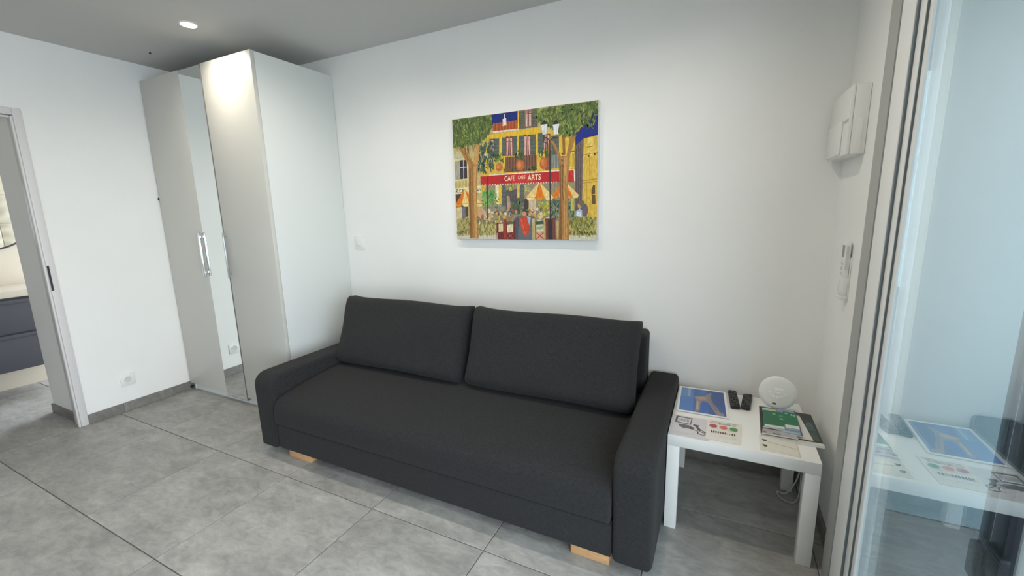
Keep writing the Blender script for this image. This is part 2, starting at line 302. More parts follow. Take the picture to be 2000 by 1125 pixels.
PAINT=[
('p',(196,178,120),[(0.0,1.0),(1.0,1.0),(1.0,0.0),(0.0,0.0)]),
('p',(14,36,122),[(0.3,0.998),(0.496,1.0),(0.495,0.923),(0.297,0.919)]),
('p',(16,42,134),[(0.829,0.924),(1.0,0.943),(0.999,0.759),(0.864,0.692)]),
('p',(222,184,66),[(0.25,0.828),(0.862,0.821),(0.866,0.511),(0.202,0.515)]),
('p',(180,84,40),[(0.314,0.93),(0.495,0.932),(0.494,0.859),(0.306,0.868)]),
('l',(208,116,60),3,[(0.317,0.93),(0.315,0.871)]),
('l',(140,58,30),3,[(0.329,0.93),(0.327,0.871)]),
('l',(208,116,60),3,[(0.34,0.93),(0.338,0.87)]),
('l',(140,58,30),3,[(0.352,0.93),(0.35,0.869)]),
('l',(208,116,60),3,[(0.363,0.931),(0.361,0.869)]),
('l',(140,58,30),3,[(0.374,0.931),(0.373,0.868)]),
('l',(208,116,60),3,[(0.386,0.931),(0.384,0.867)]),
('l',(140,58,30),3,[(0.397,0.931),(0.395,0.867)]),
('l',(208,116,60),3,[(0.408,0.931),(0.407,0.866)]),
('l',(140,58,30),3,[(0.419,0.931),(0.418,0.866)]),
('l',(208,116,60),3,[(0.43,0.932),(0.429,0.865)]),
('l',(140,58,30),3,[(0.442,0.932),(0.44,0.864)]),
('l',(208,116,60),3,[(0.453,0.932),(0.451,0.864)]),
('l',(140,58,30),3,[(0.464,0.932),(0.462,0.863)]),
('l',(208,116,60),3,[(0.475,0.932),(0.473,0.862)]),
('l',(140,58,30),3,[(0.486,0.932),(0.484,0.862)]),
('p',(232,226,214),[(0.382,0.954),(0.407,0.958),(0.408,0.904),(0.381,0.9)]),
('l',(240,236,228),5,[(0.396,0.99),(0.395,0.95)]),
('p',(228,220,196),[(0.307,0.87),(0.494,0.868),(0.493,0.854),(0.306,0.856)]),
('p',(234,190,40),[(0.25,0.846),(0.487,0.853),(0.637,0.861),(0.637,0.82),(0.254,0.818)]),
('l',(196,140,40),3,[(0.273,0.848),(0.279,0.857)]),
('l',(196,140,40),3,[(0.284,0.848),(0.29,0.857)]),
('l',(196,140,40),3,[(0.295,0.848),(0.301,0.857)]),
('l',(196,140,40),3,[(0.306,0.849),(0.312,0.857)]),
('l',(196,140,40),3,[(0.317,0.849),(0.323,0.857)]),
('l',(196,140,40),3,[(0.328,0.849),(0.333,0.857)]),
('l',(196,140,40),3,[(0.339,0.849),(0.344,0.858)]),
('l',(196,140,40),3,[(0.35,0.849),(0.355,0.858)]),
('l',(196,140,40),3,[(0.36,0.849),(0.366,0.858)]),
('l',(196,140,40),3,[(0.371,0.849),(0.377,0.858)]),
('l',(196,140,40),3,[(0.382,0.85),(0.387,0.858)]),
('l',(196,140,40),3,[(0.393,0.85),(0.398,0.858)]),
('l',(196,140,40),3,[(0.403,0.85),(0.409,0.858)]),
('l',(196,140,40),3,[(0.414,0.85),(0.419,0.858)]),
('l',(196,140,40),3,[(0.424,0.85),(0.43,0.859)]),
('l',(196,140,40),3,[(0.435,0.85),(0.44,0.859)]),
('l',(196,140,40),3,[(0.445,0.85),(0.451,0.859)]),
('l',(196,140,40),3,[(0.456,0.851),(0.461,0.859)]),
('l',(196,140,40),3,[(0.466,0.851),(0.472,0.859)]),
('l',(196,140,40),3,[(0.477,0.851),(0.482,0.859)]),
('p',(112,108,92),[(0.496,1.0),(0.625,1.0),(0.624,0.867),(0.494,0.861)]),
('p',(186,120,108),[(0.541,1.0),(0.582,1.0),(0.58,0.876),(0.539,0.874)]),
('p',(222,196,180),[(0.544,0.974),(0.555,0.974),(0.552,0.877),(0.543,0.876)]),
('p',(222,196,180),[(0.566,0.975),(0.578,0.976),(0.577,0.877),(0.567,0.877)]),
('l',(92,48,40),5,[(0.561,1.0),(0.559,0.876)]),
('l',(92,48,40),4,[(0.54,0.97),(0.581,0.969)]),
('l',(74,74,66),3,[(0.497,0.986),(0.536,0.985)]),
('l',(74,74,66),3,[(0.497,0.974),(0.536,0.974)]),
('l',(74,74,66),3,[(0.496,0.962),(0.536,0.962)]),
('l',(74,74,66),3,[(0.496,0.95),(0.536,0.95)]),
('l',(74,74,66),3,[(0.496,0.938),(0.536,0.938)]),
('l',(74,74,66),3,[(0.496,0.926),(0.536,0.926)]),
('l',(74,74,66),3,[(0.496,0.914),(0.535,0.914)]),
('l',(74,74,66),3,[(0.495,0.902),(0.535,0.902)]),
('l',(74,74,66),3,[(0.495,0.89),(0.535,0.89)]),
('l',(74,74,66),3,[(0.495,0.878),(0.535,0.878)]),
('l',(74,74,66),3,[(0.583,0.975),(0.622,0.975)]),
('l',(74,74,66),3,[(0.583,0.963),(0.622,0.963)]),
('l',(74,74,66),3,[(0.583,0.952),(0.622,0.951)]),
('l',(74,74,66),3,[(0.583,0.94),(0.622,0.94)]),
('l',(74,74,66),3,[(0.583,0.928),(0.622,0.928)]),
('l',(74,74,66),3,[(0.583,0.916),(0.621,0.916)]),
('l',(74,74,66),3,[(0.583,0.904),(0.621,0.904)]),
('l',(74,74,66),3,[(0.583,0.892),(0.621,0.892)]),
('l',(74,74,66),3,[(0.582,0.88),(0.621,0.88)]),
('l',(74,74,66),3,[(0.582,0.868),(0.621,0.869)]),
('l',(236,200,70),8,[(0.493,1.0),(0.49,0.86)]),
('p',(98,108,100),[(0.288,0.813),(0.354,0.81),(0.35,0.667),(0.284,0.668)]),
('l',(66,74,70),2.5,[(0.289,0.807),(0.353,0.805)]),
('l',(66,74,70),2.5,[(0.289,0.797),(0.352,0.795)]),
('l',(66,74,70),2.5,[(0.288,0.787),(0.352,0.784)]),
('l',(66,74,70),2.5,[(0.288,0.776),(0.352,0.774)]),
('l',(66,74,70),2.5,[(0.288,0.766),(0.351,0.764)]),
('l',(66,74,70),2.5,[(0.287,0.755),(0.351,0.753)]),
('l',(66,74,70),2.5,[(0.287,0.745),(0.351,0.743)]),
('l',(66,74,70),2.5,[(0.287,0.735),(0.351,0.733)]),
('l',(66,74,70),2.5,[(0.286,0.724),(0.35,0.722)]),
('l',(66,74,70),2.5,[(0.286,0.714),(0.35,0.712)]),
('l',(66,74,70),2.5,[(0.286,0.703),(0.35,0.701)]),
('l',(66,74,70),2.5,[(0.285,0.693),(0.349,0.691)]),
('l',(66,74,70),2.5,[(0.285,0.682),(0.349,0.681)]),
('p',(98,108,100),[(0.374,0.814),(0.402,0.813),(0.399,0.67),(0.371,0.671)]),
('l',(66,74,70),2.5,[(0.375,0.808),(0.401,0.807)]),
('l',(66,74,70),2.5,[(0.375,0.798),(0.401,0.797)]),
('l',(66,74,70),2.5,[(0.375,0.788),(0.401,0.787)]),
('l',(66,74,70),2.5,[(0.375,0.778),(0.4,0.777)]),
('l',(66,74,70),2.5,[(0.374,0.767),(0.4,0.767)]),
('l',(66,74,70),2.5,[(0.374,0.757),(0.4,0.756)]),
('l',(66,74,70),2.5,[(0.374,0.747),(0.4,0.746)]),
('l',(66,74,70),2.5,[(0.374,0.736),(0.399,0.736)]),
('l',(66,74,70),2.5,[(0.373,0.726),(0.399,0.725)]),
('l',(66,74,70),2.5,[(0.373,0.716),(0.399,0.715)]),
('l',(66,74,70),2.5,[(0.373,0.705),(0.399,0.705)]),
('l',(66,74,70),2.5,[(0.372,0.695),(0.398,0.694)]),
('l',(66,74,70),2.5,[(0.372,0.685),(0.398,0.684)]),
('p',(98,108,100),[(0.451,0.815),(0.482,0.813),(0.48,0.664),(0.448,0.665)]),
('l',(66,74,70),2.5,[(0.452,0.809),(0.481,0.808)]),
('l',(66,74,70),2.5,[(0.452,0.799),(0.481,0.798)]),
('l',(66,74,70),2.5,[(0.452,0.789),(0.481,0.788)]),
('l',(66,74,70),2.5,[(0.451,0.779),(0.481,0.777)]),
('l',(66,74,70),2.5,[(0.451,0.768),(0.481,0.767)]),
('l',(66,74,70),2.5,[(0.451,0.758),(0.48,0.757)]),
('l',(66,74,70),2.5,[(0.451,0.748),(0.48,0.747)]),
('l',(66,74,70),2.5,[(0.451,0.738),(0.48,0.737)]),
('l',(66,74,70),2.5,[(0.45,0.728),(0.48,0.727)]),
('l',(66,74,70),2.5,[(0.45,0.717),(0.48,0.717)]),
('l',(66,74,70),2.5,[(0.45,0.707),(0.479,0.706)]),
('l',(66,74,70),2.5,[(0.45,0.697),(0.479,0.696)]),
('l',(66,74,70),2.5,[(0.45,0.687),(0.479,0.686)]),
('l',(66,74,70),2.5,[(0.449,0.676),(0.479,0.676)]),
('p',(98,108,100),[(0.494,0.815),(0.528,0.813),(0.526,0.657),(0.491,0.657)]),
('l',(66,74,70),2.5,[(0.495,0.809),(0.527,0.808)]),
('l',(66,74,70),2.5,[(0.495,0.799),(0.527,0.798)]),
('l',(66,74,70),2.5,[(0.494,0.789),(0.526,0.788)]),
('l',(66,74,70),2.5,[(0.494,0.779),(0.526,0.778)]),
('l',(66,74,70),2.5,[(0.494,0.769),(0.526,0.768)]),
('l',(66,74,70),2.5,[(0.494,0.759),(0.526,0.758)]),
('l',(66,74,70),2.5,[(0.494,0.749),(0.526,0.748)]),
('l',(66,74,70),2.5,[(0.494,0.739),(0.526,0.738)]),
('l',(66,74,70),2.5,[(0.493,0.729),(0.526,0.728)]),
('l',(66,74,70),2.5,[(0.493,0.718),(0.525,0.718)]),
('l',(66,74,70),2.5,[(0.493,0.708),(0.525,0.707)]),
('l',(66,74,70),2.5,[(0.493,0.698),(0.525,0.697)]),
('l',(66,74,70),2.5,[(0.493,0.688),(0.525,0.687)]),
('l',(66,74,70),2.5,[(0.493,0.678),(0.525,0.677)]),
('l',(66,74,70),2.5,[(0.492,0.667),(0.525,0.667)]),
('p',(98,108,100),[(0.575,0.813),(0.61,0.812),(0.608,0.646),(0.573,0.647)]),
('l',(66,74,70),2.5,[(0.576,0.808),(0.609,0.806)]),
('l',(66,74,70),2.5,[(0.575,0.798),(0.609,0.797)]),
('l',(66,74,70),2.5,[(0.575,0.788),(0.609,0.787)]),
('l',(66,74,70),2.5,[(0.575,0.778),(0.608,0.777)]),
('l',(66,74,70),2.5,[(0.575,0.768),(0.608,0.767)]),
('l',(66,74,70),2.5,[(0.575,0.758),(0.608,0.757)]),
('l',(66,74,70),2.5,[(0.575,0.748),(0.608,0.747)]),
('l',(66,74,70),2.5,[(0.575,0.738),(0.608,0.737)]),
('l',(66,74,70),2.5,[(0.575,0.728),(0.608,0.727)]),
('l',(66,74,70),2.5,[(0.575,0.718),(0.608,0.717)]),
('l',(66,74,70),2.5,[(0.575,0.708),(0.608,0.707)]),
('l',(66,74,70),2.5,[(0.574,0.698),(0.608,0.697)]),
('l',(66,74,70),2.5,[(0.574,0.688),(0.608,0.687)]),
('l',(66,74,70),2.5,[(0.574,0.678),(0.608,0.677)]),
('l',(66,74,70),2.5,[(0.574,0.668),(0.608,0.667)]),
('l',(66,74,70),2.5,[(0.574,0.658),(0.607,0.657)]),
('p',(98,108,100),[(0.624,0.817),(0.658,0.816),(0.658,0.67),(0.623,0.671)]),
('l',(66,74,70),2.5,[(0.625,0.812),(0.657,0.81)]),
('l',(66,74,70),2.5,[(0.625,0.802),(0.657,0.801)]),
('l',(66,74,70),2.5,[(0.625,0.792),(0.657,0.791)]),
('l',(66,74,70),2.5,[(0.624,0.782),(0.657,0.781)]),
('l',(66,74,70),2.5,[(0.624,0.772),(0.657,0.771)]),
('l',(66,74,70),2.5,[(0.624,0.763),(0.657,0.761)]),
('l',(66,74,70),2.5,[(0.624,0.753),(0.657,0.752)]),
('l',(66,74,70),2.5,[(0.624,0.743),(0.657,0.742)]),
('l',(66,74,70),2.5,[(0.624,0.733),(0.657,0.732)]),
('l',(66,74,70),2.5,[(0.624,0.723),(0.657,0.722)]),
('l',(66,74,70),2.5,[(0.624,0.713),(0.657,0.712)]),
('l',(66,74,70),2.5,[(0.624,0.703),(0.657,0.702)]),
('l',(66,74,70),2.5,[(0.624,0.693),(0.657,0.692)]),
('l',(66,74,70),2.5,[(0.624,0.683),(0.657,0.682)]),
('p',(98,108,100),[(0.711,0.789),(0.761,0.787),(0.762,0.55),(0.711,0.55)]),
('l',(66,74,70),2.5,[(0.712,0.784),(0.76,0.782)]),
('l',(66,74,70),2.5,[(0.712,0.774),(0.76,0.772)]),
('l',(66,74,70),2.5,[(0.712,0.764),(0.76,0.762)]),
('l',(66,74,70),2.5,[(0.712,0.754),(0.76,0.753)]),
('l',(66,74,70),2.5,[(0.712,0.745),(0.76,0.743)]),
('l',(66,74,70),2.5,[(0.712,0.735),(0.76,0.733)]),
('l',(66,74,70),2.5,[(0.712,0.725),(0.76,0.724)]),
('l',(66,74,70),2.5,[(0.712,0.715),(0.76,0.714)]),
('l',(66,74,70),2.5,[(0.712,0.706),(0.76,0.704)]),
('l',(66,74,70),2.5,[(0.712,0.696),(0.76,0.694)]),
('l',(66,74,70),2.5,[(0.712,0.686),(0.76,0.685)]),
('l',(66,74,70),2.5,[(0.712,0.676),(0.76,0.675)]),
('l',(66,74,70),2.5,[(0.712,0.666),(0.76,0.665)]),
('l',(66,74,70),2.5,[(0.712,0.656),(0.76,0.655)]),
('l',(66,74,70),2.5,[(0.712,0.646),(0.76,0.646)]),
('l',(66,74,70),2.5,[(0.712,0.636),(0.76,0.636)]),
('l',(66,74,70),2.5,[(0.712,0.626),(0.76,0.626)]),
('l',(66,74,70),2.5,[(0.712,0.617),(0.76,0.616)]),
('l',(66,74,70),2.5,[(0.712,0.607),(0.76,0.606)]),
('l',(66,74,70),2.5,[(0.712,0.597),(0.76,0.596)]),
('l',(66,74,70),2.5,[(0.712,0.587),(0.76,0.586)]),
('l',(66,74,70),2.5,[(0.712,0.577),(0.76,0.576)]),
('l',(66,74,70),2.5,[(0.712,0.567),(0.761,0.566)]),
('l',(66,74,70),2.5,[(0.712,0.557),(0.761,0.556)]),
('p',(120,58,50),[(0.402,0.817),(0.451,0.815),(0.448,0.668),(0.399,0.669)]),
('p',(226,178,164),[(0.407,0.808),(0.422,0.806),(0.413,0.672),(0.404,0.673)]),
('p',(226,178,164),[(0.432,0.805),(0.446,0.804),(0.445,0.67),(0.435,0.671)]),
('l',(84,40,34),3,[(0.401,0.779),(0.45,0.776)]),
('l',(240,226,214),2.5,[(0.427,0.815),(0.424,0.667)]),
('p',(120,58,50),[(0.528,0.815),(0.575,0.813),(0.573,0.658),(0.526,0.659)]),
('p',(226,178,164),[(0.532,0.805),(0.547,0.804),(0.539,0.663),(0.53,0.663)]),
('p',(226,178,164),[(0.557,0.803),(0.57,0.802),(0.57,0.66),(0.561,0.661)]),
('l',(84,40,34),3,[(0.527,0.777),(0.574,0.775)]),
('l',(240,226,214),2.5,[(0.551,0.812),(0.549,0.657)]),
('p',(120,58,50),[(0.658,0.807),(0.705,0.805),(0.705,0.69),(0.658,0.691)]),
('p',(226,178,164),[(0.663,0.798),(0.677,0.797),(0.671,0.695),(0.663,0.695)]),
('p',(226,178,164),[(0.687,0.796),(0.7,0.794),(0.702,0.692),(0.693,0.693)]),
('l',(84,40,34),3,[(0.658,0.77),(0.705,0.768)]),
('l',(240,226,214),2.5,[(0.682,0.805),(0.681,0.689)]),
('p',(120,58,50),[(0.292,0.813),(0.314,0.812),(0.311,0.714),(0.288,0.715)]),
('p',(226,178,164),[(0.293,0.803),(0.3,0.803),(0.295,0.719),(0.291,0.719)]),
('p',(226,178,164),[(0.305,0.802),(0.311,0.802),(0.309,0.717),(0.305,0.718)]),
('l',(84,40,34),3,[(0.29,0.774),(0.312,0.774)]),
('l',(240,226,214),2.5,[(0.303,0.812),(0.299,0.714)]),
('p',(232,196,64),[(0.355,0.815),(0.373,0.814),(0.37,0.68),(0.351,0.68)]),
('p',(232,196,64),[(0.483,0.82),(0.494,0.82),(0.491,0.651),(0.479,0.651)]),
('p',(232,196,64),[(0.61,0.819),(0.623,0.818),(0.621,0.582),(0.608,0.582)]),
('p',(232,196,64),[(0.761,0.816),(0.863,0.809),(0.865,0.547),(0.762,0.55)]),
('p',(120,82,62),[(0.394,0.66),(0.613,0.659),(0.612,0.542),(0.385,0.541)]),
('p',(150,96,66),[(0.668,0.684),(0.712,0.685),(0.712,0.541),(0.667,0.539)]),
('l',(158,104,80),3,[(0.399,0.664),(0.396,0.548)]),
('l',(78,52,42),3,[(0.409,0.664),(0.406,0.548)]),
('l',(158,104,80),3,[(0.419,0.664),(0.416,0.548)]),
('l',(78,52,42),3,[(0.429,0.664),(0.426,0.548)]),
('l',(158,104,80),3,[(0.439,0.664),(0.436,0.548)]),
('l',(78,52,42),3,[(0.449,0.664),(0.446,0.548)]),
('l',(158,104,80),3,[(0.458,0.664),(0.456,0.548)]),
('l',(78,52,42),3,[(0.468,0.664),(0.466,0.548)]),
('l',(158,104,80),3,[(0.478,0.664),(0.476,0.548)]),
('l',(78,52,42),3,[(0.488,0.664),(0.486,0.548)]),
('l',(158,104,80),3,[(0.498,0.664),(0.496,0.548)]),
('l',(78,52,42),3,[(0.507,0.664),(0.505,0.548)]),
('l',(158,104,80),3,[(0.517,0.663),(0.515,0.548)]),
('l',(78,52,42),3,[(0.527,0.663),(0.525,0.548)]),
('l',(158,104,80),3,[(0.536,0.663),(0.535,0.548)]),
('l',(78,52,42),3,[(0.546,0.663),(0.544,0.548)]),
('l',(158,104,80),3,[(0.555,0.663),(0.554,0.548)]),
('l',(78,52,42),3,[(0.565,0.663),(0.564,0.548)]),
('l',(158,104,80),3,[(0.574,0.663),(0.573,0.548)]),
('l',(78,52,42),3,[(0.584,0.663),(0.583,0.548)]),
('l',(158,104,80),3,[(0.593,0.663),(0.592,0.548)]),
('l',(78,52,42),3,[(0.603,0.663),(0.602,0.548)]),
('p',(150,160,152),[(0.713,0.647),(0.761,0.648),(0.762,0.549),(0.713,0.548)]),
('l',(90,98,96),3,[(0.718,0.647),(0.718,0.552)]),
('l',(90,98,96),3,[(0.727,0.646),(0.727,0.551)]),
('l',(90,98,96),3,[(0.737,0.646),(0.737,0.551)]),
('l',(90,98,96),3,[(0.747,0.645),(0.747,0.55)]),
('l',(90,98,96),3,[(0.756,0.644),(0.757,0.549)]),
('p',(240,206,70),[(0.824,0.661),(0.861,0.662),(0.863,0.543),(0.825,0.543)]),
('l',(140,90,36),3,[(0.83,0.647),(0.83,0.552)]),
('l',(140,90,36),3,[(0.838,0.647),(0.839,0.551)]),
('l',(140,90,36),3,[(0.847,0.646),(0.847,0.55)]),
('l',(140,90,36),3,[(0.855,0.645),(0.856,0.55)]),
('l',(120,70,40),5,[(0.824,0.661),(0.861,0.662)]),
('p',(196,106,52),[(0.374,0.584),(0.37,0.568),(0.36,0.557),(0.347,0.553),(0.334,0.558),(0.324,0.571),(0.321,0.588),(0.325,0.604),(0.335,0.615),(0.349,0.619),(0.362,0.613),(0.371,0.601)]),
('p',(222,136,74),[(0.354,0.59),(0.352,0.58),(0.348,0.573),(0.342,0.571),(0.336,0.574),(0.332,0.582),(0.33,0.592),(0.332,0.601),(0.337,0.608),(0.343,0.611),(0.349,0.608),(0.353,0.6)]),
('p',(196,106,52),[(0.528,0.588),(0.523,0.567),(0.513,0.552),(0.498,0.547),(0.483,0.553),(0.472,0.57),(0.469,0.592),(0.473,0.614),(0.484,0.629),(0.499,0.634),(0.514,0.627),(0.524,0.61)]),
('p',(222,136,74),[(0.506,0.594),(0.505,0.581),(0.5,0.572),(0.493,0.569),(0.486,0.573),(0.482,0.583),(0.48,0.596),(0.482,0.609),(0.487,0.618),(0.494,0.621),(0.5,0.617),(0.505,0.608)]),
('p',(196,106,52),[(0.683,0.591),(0.68,0.567),(0.671,0.551),(0.658,0.545),(0.646,0.552),(0.636,0.57),(0.633,0.594),(0.637,0.617),(0.646,0.634),(0.659,0.639),(0.671,0.632),(0.68,0.614)]),
('p',(222,136,74),[(0.665,0.596),(0.663,0.582),(0.659,0.572),(0.653,0.569),(0.648,0.573),(0.643,0.584),(0.642,0.598),(0.644,0.612),(0.648,0.622),(0.653,0.625),(0.659,0.621),(0.663,0.611)]),
('f',[(64,98,52),(96,130,62),(46,78,48)],26,44,7,'b',[(0.315,0.691),(0.385,0.688),(0.377,0.626),(0.32,0.63)]),
('f',[(64,98,52),(96,130,62),(46,78,48)],26,44,7,'b',[(0.459,0.698),(0.526,0.695),(0.519,0.635),(0.464,0.639)]),
('f',[(64,98,52),(96,130,62),(46,78,48)],26,44,7,'b',[(0.628,0.698),(0.691,0.695),(0.685,0.636),(0.634,0.64)]),
('f',[(60,84,60),(84,110,70)],30,22,8,'r',[(0.55,0.574),(0.612,0.582),(0.612,0.542),(0.545,0.544)]),
('f',[(60,84,60),(84,110,70)],16,18,8,'r',[(0.386,0.567),(0.461,0.568),(0.461,0.544),(0.385,0.544)]),
('f',[(52,84,70),(38,70,62),(74,104,80),(60,92,84)],190,44,9,'b',[(0.205,0.766),(0.299,0.806),(0.325,0.665),(0.299,0.56),(0.24,0.549),(0.185,0.567)]),
('p',(206,212,190),[(0.259,0.693),(0.257,0.688),(0.253,0.684),(0.248,0.682),(0.243,0.684),(0.24,0.689),(0.238,0.695),(0.24,0.701),(0.244,0.705),(0.249,0.706),(0.254,0.704),(0.257,0.699)]),
('p',(226,214,160),[(0.0,0.731),(0.107,0.744),(0.127,0.497),(0.0,0.402)]),
('p',(196,190,150),[(0.0,0.731),(0.097,0.737),(0.106,0.681),(0.0,0.677)]),
('p',(170,166,150),[(0.007,0.661),(0.048,0.663),(0.045,0.51),(0.004,0.507)]),
('p',(60,52,60),[(0.048,0.666),(0.103,0.667),(0.101,0.513),(0.045,0.51)]),
('l',(226,222,210),5,[(0.077,0.664),(0.073,0.512)]),
('l',(226,222,210),5,[(0.045,0.607),(0.103,0.608)]),
('p',(214,196,128),[(0.0,0.493),(0.101,0.508),(0.1,0.438),(0.0,0.432)]),
('l',(140,120,70),2.5,[(0.002,0.49),(0.001,0.437)]),
('l',(140,120,70),2.5,[(0.013,0.491),(0.013,0.437)]),
('l',(140,120,70),2.5,[(0.025,0.493),(0.025,0.438)]),
('l',(140,120,70),2.5,[(0.037,0.494),(0.036,0.438)]),
('l',(140,120,70),2.5,[(0.048,0.496),(0.048,0.438)]),
('l',(140,120,70),2.5,[(0.06,0.497),(0.06,0.438)]),
('l',(140,120,70),2.5,[(0.071,0.499),(0.071,0.439)]),
('l',(140,120,70),2.5,[(0.083,0.5),(0.082,0.439)]),
('l',(140,120,70),2.5,[(0.094,0.502),(0.094,0.439)]),
('p',(232,222,176),[(0.0,0.435),(0.213,0.45),(0.211,0.392),(0.0,0.384)]),
('l',(50,44,40),4,[(0.006,0.399),(0.012,0.426),(0.024,0.421),(0.011,0.409),(0.028,0.395)]),
('l',(50,44,40),4,[(0.048,0.423),(0.036,0.423),(0.037,0.398),(0.052,0.4)]),
('l',(50,44,40),4,[(0.059,0.397),(0.061,0.425),(0.074,0.399),(0.075,0.424)]),
('l',(50,44,40),4,[(0.17,0.408),(0.191,0.41)]),
('l',(50,44,40),4,[(0.182,0.428),(0.181,0.403)]),
('l',(50,44,40),4,[(0.196,0.425),(0.202,0.405)]),
('p',(80,62,56),[(0.0,0.386),(0.1,0.391),(0.096,0.194),(0.0,0.184)]),
('p',(214,196,150),[(0.004,0.273),(0.051,0.277),(0.047,0.182),(0.0,0.176)]),
('p',(120,116,120),[(0.051,0.272),(0.078,0.274),(0.073,0.179),(0.046,0.176)]),
('p',(112,98,94),[(0.859,0.696),(0.921,0.752),(0.909,0.579),(0.908,0.203),(0.862,0.192)]),
('l',(88,76,76),4,[(0.87,0.689),(0.872,0.215)]),
('l',(88,76,76),4,[(0.883,0.701),(0.884,0.215)]),
('l',(88,76,76),4,[(0.896,0.712),(0.897,0.214)]),
('p',(224,186,72),[(0.915,0.746),(1.0,0.761),(1.0,0.169),(0.907,0.169)]),
('p',(236,206,104),[(0.941,0.744),(0.976,0.749),(0.972,0.617),(0.939,0.615)]),
('p',(232,198,84),[(0.937,0.685),(0.97,0.687),(0.969,0.66),(0.938,0.656)]),
('l',(140,100,40),4,[(0.936,0.683),(0.97,0.685)]),
('l',(150,110,40),3,[(0.906,0.631),(0.998,0.638)]),
('l',(160,120,44),4,[(0.907,0.444),(0.998,0.453)]),
('l',(160,120,44),3,[(0.907,0.427),(0.999,0.434)]),
('l',(176,136,50),3,[(0.951,0.651),(0.959,0.18)]),
('l',(176,136,50),3,[(0.935,0.426),(0.937,0.18)]),
('p',(104,76,48),[(0.965,0.37),(0.974,0.409),(0.986,0.408),(0.991,0.27),(0.969,0.268)]),
('l',(226,190,90),4,[(0.966,0.339),(0.99,0.343)]),
('p',(96,60,30),[(0.95,0.621),(0.949,0.616),(0.947,0.613),(0.945,0.612),(0.942,0.613),(0.94,0.617),(0.939,0.622),(0.94,0.627),(0.942,0.63),(0.944,0.631),(0.947,0.629),(0.949,0.626)]),
('p',(96,60,30),[(0.987,0.629),(0.987,0.624),(0.985,0.621),(0.982,0.62),(0.98,0.621),(0.978,0.625),(0.977,0.63),(0.977,0.634),(0.979,0.638),(0.982,0.639),(0.985,0.637),(0.987,0.634)]),
('p',(150,138,110),[(0.214,0.456),(0.857,0.451),(0.86,0.146),(0.214,0.143)]),
('p',(236,226,186),[(0.316,0.446),(0.34,0.446),(0.339,0.293),(0.314,0.291)]),
('p',(232,186,60),[(0.34,0.446),(0.363,0.446),(0.359,0.29),(0.338,0.288)]),
('p',(104,112,104),[(0.365,0.447),(0.394,0.447),(0.389,0.268),(0.36,0.268)]),
('l',(66,72,70),2.5,[(0.365,0.44),(0.393,0.44)]),
('l',(66,72,70),2.5,[(0.364,0.429),(0.393,0.429)]),
('l',(66,72,70),2.5,[(0.364,0.418),(0.393,0.418)]),
('l',(66,72,70),2.5,[(0.364,0.408),(0.393,0.408)]),
('l',(66,72,70),2.5,[(0.364,0.397),(0.392,0.397)]),
('l',(66,72,70),2.5,[(0.363,0.386),(0.392,0.386)]),
('l',(66,72,70),2.5,[(0.363,0.375),(0.392,0.375)]),
('l',(66,72,70),2.5,[(0.363,0.364),(0.392,0.364)]),
('l',(66,72,70),2.5,[(0.363,0.353),(0.391,0.354)]),
('l',(66,72,70),2.5,[(0.362,0.342),(0.391,0.343)]),
('l',(66,72,70),2.5,[(0.362,0.331),(0.391,0.332)]),
('l',(66,72,70),2.5,[(0.362,0.32),(0.391,0.321)]),
('l',(66,72,70),2.5,[(0.361,0.309),(0.39,0.31)]),
('l',(66,72,70),2.5,[(0.361,0.298),(0.39,0.299)]),
('l',(66,72,70),2.5,[(0.361,0.287),(0.39,0.288)]),
('l',(66,72,70),2.5,[(0.361,0.276),(0.39,0.277)]),
('p',(104,112,104),[(0.496,0.442),(0.522,0.441),(0.52,0.266),(0.493,0.266)]),
('l',(66,72,70),2.5,[(0.496,0.435),(0.522,0.435)]),
('l',(66,72,70),2.5,[(0.496,0.424),(0.522,0.424)]),
('l',(66,72,70),2.5,[(0.496,0.413),(0.522,0.414)]),
('l',(66,72,70),2.5,[(0.495,0.403),(0.522,0.403)]),
('l',(66,72,70),2.5,[(0.495,0.392),(0.522,0.392)]),
('l',(66,72,70),2.5,[(0.495,0.382),(0.522,0.382)]),
('l',(66,72,70),2.5,[(0.495,0.371),(0.521,0.371)]),
('l',(66,72,70),2.5,[(0.495,0.36),(0.521,0.361)]),
('l',(66,72,70),2.5,[(0.495,0.35),(0.521,0.35)]),
('l',(66,72,70),2.5,[(0.494,0.339),(0.521,0.339)]),
('l',(66,72,70),2.5,[(0.494,0.328),(0.521,0.329)]),
('l',(66,72,70),2.5,[(0.494,0.317),(0.521,0.318)]),
('l',(66,72,70),2.5,[(0.494,0.307),(0.521,0.307)]),
('l',(66,72,70),2.5,[(0.494,0.296),(0.52,0.296)]),
('l',(66,72,70),2.5,[(0.493,0.285),(0.52,0.286)]),
('l',(66,72,70),2.5,[(0.493,0.274),(0.52,0.275)]),
('p',(92,84,84),[(0.392,0.401),(0.495,0.404),(0.492,0.205),(0.388,0.206)]),
('p',(190,150,128),[(0.398,0.352),(0.418,0.356),(0.425,0.267),(0.401,0.218)]),
('p',(226,190,90),[(0.475,0.443),(0.493,0.442),(0.491,0.336),(0.473,0.336)]),
('p',(70,58,58),[(0.521,0.323),(0.555,0.327),(0.553,0.193),(0.521,0.193)]),
('p',(206,186,150),[(0.555,0.324),(0.605,0.325),(0.604,0.205),(0.553,0.202)]),
('f',[(206,206,70),(180,190,60)],26,20,9,'r',[(0.399,0.448),(0.448,0.448),(0.443,0.396),(0.401,0.395)]),
('f',[(176,190,96),(206,200,120)],22,18,8,'r',[(0.525,0.443),(0.569,0.443),(0.564,0.383),(0.528,0.382)]),
('p',(206,178,60),[(0.207,0.446),(0.243,0.449),(0.239,0.379),(0.208,0.375)]),
